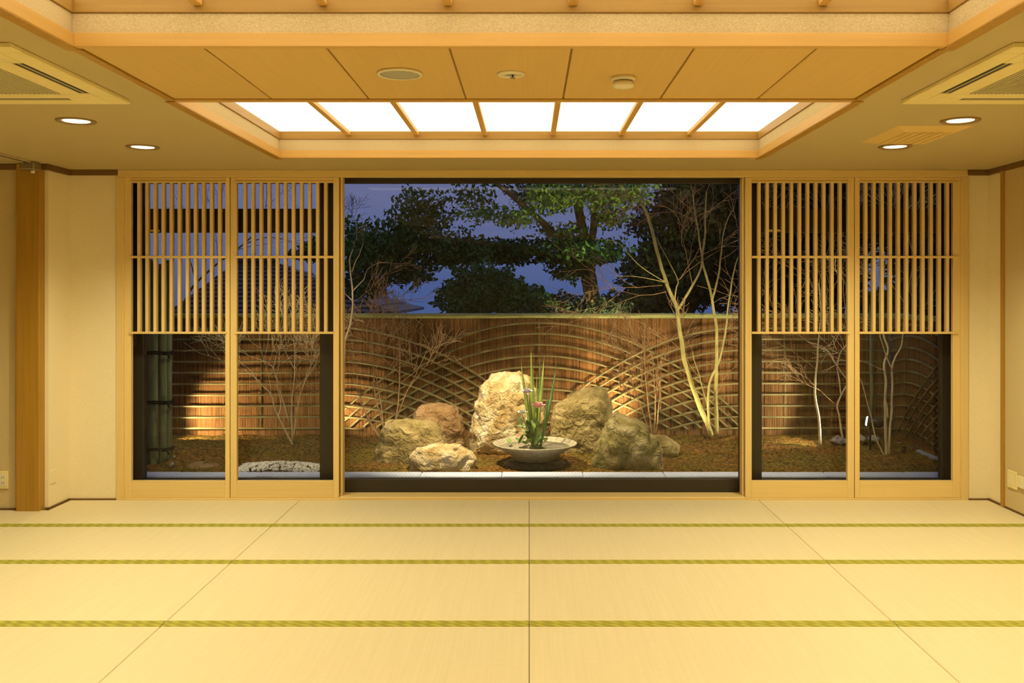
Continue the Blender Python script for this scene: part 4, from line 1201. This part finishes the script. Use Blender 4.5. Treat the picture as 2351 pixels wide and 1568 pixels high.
# pale trunk lit by the garden lamp
T6 = [([(1884, 1022), (1882, 985), (1878, 945), (1871, 905), (1872, 880), (1875, 850), (1877, 810), (1880, 770), (1885, 720), (1880, 650)], 0, 0, .015, .005)]
tw = [(1875, 850, 0, (-.7, 0, .5), .4, .004, 3), (1880, 800, 0, (-.9, 0, .5), .5, .004, 3), (1880, 760, 0, (.5, 0, .8), .4, .004, 3), (1883, 700, 0, (-.4, 0, 1), .4, .004, 3), (1880, 650, 0, (.1, 0, 1), .4, .004, 3)]
bare_tree('bare_tree', 'slim bare tree with a brightly lit pale trunk', 'tree', T6, 9.05, 'stem', tw, 'twig')
T7 = [([(1938, 1022), (1932, 990), (1926, 955), (1922, 932), (1932, 905), (1945, 878), (1935, 860), (1915, 830), (1900, 805), (1885, 800)], 0, 0, .012, .006),
      ([(1930, 905), (1925, 870), (1922, 840), (1930, 810), (1945, 780), (1940, 700), (1935, 640)], 0, .1, .008, .004),
      ([(1945, 878), (1958, 850), (1970, 800), (1968, 760)], 0, .1, .006, .003)]
tw = [(1885, 800, 0, (-.9, 0, .6), .4, .003, 3), (1945, 780, .1, (-.5, 0, 1), .4, .003, 3), (1935, 640, .1, (.1, 0, 1), .5, .004, 3), (1922, 932, 0, (-.6, 0, .7), .3, .003, 3), (1968, 760, .1, (.3, 0, 1), .4, .003, 3)]
bare_tree('bare_tree', 'bare tree with a twisted trunk by the grey stone', 'tree', T7, 9.38, 'stem', tw, 'twig')
T8 = [([(2036, 1050), (2034, 1000), (2032, 940), (2034, 880), (2030, 840), (2038, 805), (2030, 775), (2022, 740), (2020, 680), (2030, 620)], 0, .05, .016, .006),
      ([(2040, 1048), (2043, 1000), (2047, 940), (2050, 890), (2048, 848), (2056, 820), (2068, 795), (2072, 765), (2078, 700), (2090, 640)], 0, .05, .014, .005),
      ([(2030, 1046), (2015, 1015), (2005, 985), (1998, 950), (1985, 905), (1975, 870)], 0, .1, .008, .004),
      ([(2048, 846), (2038, 825), (2030, 805), (2020, 770)], 0, 0, .007, .004),
      ([(2038, 960), (2036, 930), (2032, 905)], 0, 0, .008, .005)]
tw = [(2030, 620, .05, (.2, 0, 1), .5, .005, 3), (2090, 640, .05, (.4, 0, 1), .5, .005, 3), (2022, 770, 0, (-.8, 0, .7), .4, .004, 3), (2072, 770, .05, (.7, 0, .8), .4, .004, 3), (1975, 870, .1, (-.5, 0, 1), .4, .004, 3), (2030, 850, 0, (-.8, 0, .4), .3, .003, 3), (2078, 700, .05, (-.5, 0, 1), .4, .004, 3)]
bare_tree('bare_tree', 'pair of thick bare stems rising from the moss in the last window', 'tree', T8, 8.62, 'stem', tw, 'stem')
# green bamboo stake
st = MB().tube([P(2000, 985, 9.6), P(2001, 900, 9.6), P(2000, 800, 9.6), P(1998, 700, 9.6)], [.016, .0165, .016, .015], 10).build('bamboo_stake', M['bamboo_pole'], None, True)
tag(st, 'green bamboo stake standing behind the lit garden lamp', 'stake'); set_origin(st, P(2000, 985, 9.6))

# ---- garden lamps
def garden_lamp(label, pos, aim, power, angle, size=.045, blend=.7, visible_lens=True, color=(1.0, .74, .42)):
    pos = Vector(pos); d = (Vector(aim) - pos).normalized()
    root = empty('garden_lamp', (pos.x, pos.y, gz(pos.x, pos.y)), label, 'lamp', 'garden spot lamps')
    g = gz(pos.x, pos.y) - .02 if pos.y < YF else -.53
    if pos.y > YF: root.location.z = -.5
    MB().tube([(pos.x, pos.y, g), (pos.x, pos.y, pos.z)], .010, 8).build('stake', M['lamp_body'], root, True)
    a, b = pos - d * .10, pos + d * .03
    hs = MB().tube([a - d * .02, a, a + d * .05, b - d * .005], [size * .5, size * .9, size, size * 1.08], 20).build('housing', M['lamp_body'], root, True)
    MB().tube([b - d * .005, b, b + d * .010], [size * .9, size * .92, size * .80], 20).build('lens', M['lamp_lens'], hs, True)
    ld = bpy.data.lights.new('lamp_spot', 'SPOT'); ld.energy = power; ld.spot_size = math.radians(angle); ld.spot_blend = blend
    ld.color = color; ld.shadow_soft_size = .04
    lo = bpy.data.objects.new('lamp_spot', ld); COL.objects.link(lo)
    lo.location = b + d * .04 - root.location; lo.rotation_euler = d.to_track_quat('-Z', 'Y').to_euler(); lo.parent = root
    return root
garden_lamp('garden lamp hidden behind the bamboo poles', (-3.82, 9.35, .26), (-3.05, 9.85, .28), 110, 95)
garden_lamp('garden lamp hidden behind the tan and peaked boulders', (.98, 9.33, .28), (.72, 9.85, .58), 60, 130)
garden_lamp('garden lamp with its white lens showing by the grey stones', (X_(1998, 8.98), 8.98, Z_(968, 8.98)), (2.72, 9.25, .42), 130, 85, .05, .5, color=(1.0, .86, .62))
garden_lamp('garden lamp at the edge of the wide window behind the shrub', (-2.06, 9.5, .22), (-1.75, 9.85, .45), 20, 120)
garden_lamp('garden lamp hidden by the small low boulder', (1.33, 9.02, .05), (1.75, 9.5, 1.0), 55, 100, .03)
# unseen spot lamps added under the eave to light stones and kerb
def added_eave_lamp(x, y, aim, power, angle, label):
    pos = Vector((x, y, ZS + .06)); d = (Vector(aim) - pos).normalized()
    root = empty('added_eave_lamp', (x, y, ZS + .14), label, 'lamp', 'added spot lamps under the eave')
    MB().lathe([(.035, .0), (.035, -.015), (.012, -.02), (.012, -.05)], 16, (x, y, ZS + .14)).build('mount', M['lamp_body'], root, True)
    MB().tube([pos - d * .05, pos - d * .04, pos + d * .05, pos + d * .06], [.02, .035, .04, .04], 20).build('housing', M['lamp_body'], root, True)
    MB().tube([pos + d * .055, pos + d * .062], [.034, .034], 20).build('lens', M['lamp_lens'], root, True)
    ld = bpy.data.lights.new('lamp_spot', 'SPOT'); ld.energy = power; ld.spot_size = math.radians(angle); ld.spot_blend = .8
    ld.color = (1.0, .80, .50); ld.shadow_soft_size = .04
    lo = bpy.data.objects.new('lamp_spot', ld); COL.objects.link(lo)
    lo.location = pos + d * .09 - root.location; lo.rotation_euler = d.to_track_quat('-Z', 'Y').to_euler(); lo.parent = root
added_eave_lamp(-.75, 7.75, (-.40, 8.65, .30), 520, 66, 'added spot lamp under the eave shining on the pale boulders')
added_eave_lamp(.95, 7.75, (1.2, 9.0, .3), 200, 90, 'added spot lamp under the eave shining on the peaked boulder')

added_eave_lamp(-2.3, 7.75, (-2.3, 9.1, .2), 120, 80, 'added spot lamp under the eave over the first screens')
added_eave_lamp(2.6, 7.75, (2.4, 9.2, .2), 90, 85, 'added spot lamp under the eave over the last screens')
garden_lamp('added garden lamp behind the fence shining up into the big tree', (1.05, 10.9, .75), (.75, 12.3, 3.0), 220, 110, .06)  # hidden lamp added to brighten the big tree's trunk and crown
# ================================================================== BEYOND THE FENCE
def leaf_cloud(name, mat, parent, blobs, size, seed):
    """blobs: (px, py, Y, rx_px, ry_px, ry_depth, count)."""
    rng = np.random.default_rng(seed)
    allv = []
    mult = 2.0 if mat != 'leaf_dark' else 1.3
    for (px, py, Y, rx, ry, rd, n) in blobs:
        n = int(n * mult)
        c = np.array(P(px, py, Y)); R = np.array([rx * Y / FPX, rd, ry * Y / FPX])
        d = rng.normal(size=(n, 3)); d /= np.linalg.norm(d, axis=1)[:, None]
        rr = rng.random(n) ** 0.45
        # lumpy edge
        lump = 1 + .22 * np.sin(d[:, 0] * 7 + seed) * np.cos(d[:, 2] * 6 + seed * 2) + .12 * np.sin(d[:, 0] * 17 + d[:, 2] * 13)
        p = c + d * R * (rr * lump)[:, None]
        ax = rng.normal(size=(n, 3)); ax[:, 2] -= .4; ax /= np.linalg.norm(ax, axis=1)[:, None]
        s_ = np.cross(ax, rng.normal(size=(n, 3))); s_ /= np.linalg.norm(s_, axis=1)[:, None]
        nn = np.cross(ax, s_)
        L = size * rng.uniform(.7, 1.35, n)[:, None]
        v0 = p - ax * L * .5; v2 = p + ax * L * .5
        v1 = p + s_ * L * .24 + nn * L * .08; v3 = p - s_ * L * .24 + nn * L * .08
        allv.append(np.stack([v0, v1, v2, v3], 1).reshape(-1, 3))
    V = np.concatenate(allv); nq = len(V) // 4
    me = bpy.data.meshes.new(name)
    me.vertices.add(len(V)); me.vertices.foreach_set('co', V.astype(np.float32).ravel())
    idx = np.arange(nq * 4).reshape(-1, 4)
    tris = np.concatenate([idx[:, [0, 1, 2]], idx[:, [0, 2, 3]]], 1).reshape(-1)
    me.loops.add(len(tris)); me.loops.foreach_set('vertex_index', tris.astype(np.int32))
    me.polygons.add(nq * 2); me.polygons.foreach_set('loop_start', np.arange(0, nq * 6, 3, dtype=np.int32))
    me.update(calc_edges=True); me.validate()
    return link(name, me, M[mat], parent, kind='stuff')

def big_tree(label, Y, limbs, blobs, mat, size, seed, name='broadleaf_tree', trunk_mat='trunk'):
    b0 = P(*limbs[0][0][0], Y)
    root = empty(name, (b0.x, b0.y, -.6), label, 'tree', 'trees beyond the fence')
    for k, (pl, d0, d1, r0, r1) in enumerate(limbs):
        n = len(pl)
        pts = [P(px, py, Y + d0 + (d1 - d0) * i / max(1, n - 1)) for i, (px, py) in enumerate(pl)]
        if k == 0: pts = [Vector((pts[0].x, pts[0].y, -.7))] + pts
        sp = spline(pts, 6); m = len(sp)
        MB().tube(sp, [(r0 + (r1 - r0) * i / (m - 1)) * (1 + .12 * noise.noise((i * .9, r0 * 70, seed))) for i in range(m)], 10).build('trunk' if k == 0 else 'branch', M[trunk_mat], root, True)
    for i, (mt, bl) in enumerate(blobs if isinstance(blobs[0][1], list) else [(mat, blobs)]):
        leaf_cloud('foliage', mt, root, bl, size, seed + i)
    return root
# the big tree over the fence
big_tree('large broadleaf tree with a thick trunk and spreading limbs over the fence', 12.5,
    [([(1362, 740), (1360, 690), (1352, 640), (1348, 600)], 0, 0, .125, .10),
     ([(1350, 625), (1320, 605), (1270, 588), (1200, 572), (1120, 560), (1040, 552), (990, 545)], 0, -.5, .07, .03),
     ([(1290, 560), (1250, 515), (1205, 475), (1165, 440), (1130, 415)], -.2, -.4, .050, .03),
     ([(1348, 605), (1345, 560), (1332, 500), (1325, 450), (1330, 400)], 0, .2, .075, .05),
     ([(1350, 580), (1362, 530), (1365, 480), (1372, 430), (1375, 400)], 0, -.1, .06, .03),
     ([(1342, 590), (1300, 565), (1290, 560)], -.1, -.2, .06, .05)],
    [('leaf_lit', [(1270, 455, 12.1, 70, 40, .5, 420), (1370, 440, 12.0, 90, 45, .6, 560), (1450, 440, 12.2, 60, 40, .5, 300), (1190, 500, 12.0, 60, 30, .4, 190), (1110, 490, 12.2, 60, 25, .4, 130), (1300, 540, 12.4, 70, 30, .4, 240), (1400, 500, 12.4, 50, 30, .4, 200)]),
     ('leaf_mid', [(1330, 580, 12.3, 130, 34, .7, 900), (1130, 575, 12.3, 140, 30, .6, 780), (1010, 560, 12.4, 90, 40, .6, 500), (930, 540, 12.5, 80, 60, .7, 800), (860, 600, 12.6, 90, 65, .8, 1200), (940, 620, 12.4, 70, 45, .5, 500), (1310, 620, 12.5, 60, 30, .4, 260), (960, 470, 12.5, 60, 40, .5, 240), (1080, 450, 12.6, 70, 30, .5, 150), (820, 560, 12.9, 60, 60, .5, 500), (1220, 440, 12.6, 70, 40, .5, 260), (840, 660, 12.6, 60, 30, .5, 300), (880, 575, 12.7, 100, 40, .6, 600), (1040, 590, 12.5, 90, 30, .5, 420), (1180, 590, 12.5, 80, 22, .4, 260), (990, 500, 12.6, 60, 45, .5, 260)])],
    'leaf_mid', .075, 3)
big_tree('rounded dark green bush rising behind the fence rail', 11.2, [([(1120, 735), (1118, 690), (1115, 660)], 0, 0, .05, .03)],
    [(1110, 665, 11.2, 95, 60, .55, 2200), (1060, 695, 11.1, 60, 40, .5, 800), (1190, 690, 11.2, 80, 45, .5, 1000)], 'leaf_mid', .065, 11, 'garden_bush')
big_tree('low purplish-dark bush behind the fence next to the big trunk', 11.6, [([(1290, 735), (1290, 710)], 0, 0, .04, .03)],
    [(1280, 700, 11.6, 70, 30, .4, 700), (1400, 700, 11.7, 55, 30, .4, 600), (1330, 715, 11.6, 60, 22, .4, 400)], 'leaf_dark', .065, 13, 'garden_bush')
big_tree('dense dark evergreen behind the tall bare tree', 14.0, [([(1580, 740), (1582, 600), (1580, 420)], 0, 0, .12, .06)],
    [(1590, 520, 14, 130, 130, 1.0, 4200), (1560, 640, 14, 130, 90, 1.0, 3200), (1670, 600, 14, 90, 130, 1.0, 3000), (1480, 700, 13.8, 70, 50, .7, 1200), (1640, 440, 14, 110, 80, 1.0, 2400), (1500, 610, 14, 60, 60, .7, 900)], 'leaf_dark', .11, 17, 'evergreen_tree')
big_tree('dense dark evergreen behind the third lattice screen', 16.6, [([(1840, 740), (1842, 600), (1840, 420)], 0, 0, .12, .06)],
    [(1800, 520, 16.6, 110, 150, 1.0, 4200), (1880, 560, 16.6, 110, 150, 1.0, 4200), (1830, 680, 16.6, 130, 60, 1.0, 2400), (1850, 430, 16.6, 140, 70, 1, 2600)], 'leaf_dark', .12, 19, 'evergreen_tree')
big_tree('dark evergreen with gaps of sky behind the last lattice screen', 14.2, [([(2110, 740), (2105, 600), (2100, 430)], 0, 0, .12, .06)],
    [(2050, 480, 14.2, 120, 85, 1.0, 3200), (2120, 600, 14.2, 80, 120, 1.0, 2600), (2180, 480, 14.2, 90, 120, 1.0, 2400), (2050, 700, 14.2, 110, 35, .9, 1100), (1960, 620, 14.4, 25, 110, .5, 700), (1975, 480, 14.4, 60, 90, .7, 1200)], 'leaf_dark', .12, 23, 'evergreen_tree')
random.seed(5)
# bare branches against the sky in the first screens
T9 = [([(408, 985), (411, 860), (415, 740), (425, 690), (450, 650), (500, 605), (560, 560), (600, 520)], 0, 0, .03, .01), ([(450, 650), (440, 610), (432, 590)], 0, 0, .012, .006), ([(560, 560), (620, 545), (690, 560)], 0, 0, .010, .004)]
tw = [(600, 520, 0, (.6, 0, .8), .7, .008, 3), (690, 560, 0, (.8, 0, .4), .6, .006, 4), (540, 575, 0, (.9, 0, .2), .7, .006, 3), (500, 605, 0, (-.3, 0, 1), .7, .006, 3)]
bare_tree('bare_tree', 'leaning bare tree against the sky beyond the fence behind the first screens', 'tree', T9, 15.5, 'trunk', tw, 'trunk', None, P(408, 985, 15.5))
big_tree('dark leafy tree edge beside the wide window beyond the fence', 12.9, [([(745, 745), (744, 680), (742, 610)], 0, 0, .05, .03)],
    [(735, 575, 12.9, 42, 30, .4, 420), (700, 585, 12.9, 40, 14, .3, 130)], 'leaf_mid', .08, 29, 'garden_bush')

# neighbour house with a tiled roof
hY = 21.0
hroot = empty('neighbour_house', (X_(600, hY), hY + 3, -.6), 'neighbouring house with a dark tiled roof beyond the fence', 'house')
ridge_l, ridge_r = P(548, 596, hY + 3), P(690, 640, hY + 3)
zr = ridge_l.z
eL, eR = X_(385, hY), X_(905, hY)
ez = Z_(722, hY)
rl, rr = X_(545, hY + 3), X_(625, hY + 3)
zr = Z_(604, hY + 3)
def roof_side(a, b, c, d, n, name='roof_row'):
    """Rows of tiles between eave a-b and ridge d-c."""
    a, b, c, d = map(Vector, (a, b, c, d))
    for i in range(n):
        u0, u1 = i / n, (i + 1) / n + .02
        p0, p1 = a.lerp(d, u0), b.lerp(c, u0); p2, p3 = b.lerp(c, u1), a.lerp(d, u1)
        up = Vector((0, 0, .07))
        m = MB().add([p0, p1, p2, p3, p0 + up, p1 + up, p2 + up * .3, p3 + up * .3], [(0, 3, 2, 1), (4, 5, 6, 7), (0, 1, 5, 4), (1, 2, 6, 5), (2, 3, 7, 6), (3, 0, 4, 7)])
        m.build(name, M['roof'], hroot)
B = hY + 6
roof_side((eL, hY, ez), (eR, hY, ez), (rr, hY + 3, zr), (rl, hY + 3, zr), 12)
roof_side((eR, hY, ez), (eR, B, ez), (rr, hY + 3, zr), (rr, hY + 3, zr), 8)
roof_side((eL, B, ez), (eL, hY, ez), (rl, hY + 3, zr), (rl, hY + 3, zr), 8)
MB().tube([(rl - .1, hY + 3, zr + .05), (rr + .1, hY + 3, zr + .05)], .13, 8).build('ridge', M['roof'], hroot, True)
MB().box(eL + .6, eR - .6, hY + .6, B - .6, -1.3, ez + .1).build('wall', M['house_wall'], hroot)
for k in range(3):
    x = eL + 1.3 + k * 1.6
    wo = MB().box(x, x + .9, hY + .56, hY + .62, -.2, .7, .01).build('window', M['alu_black'], hroot)
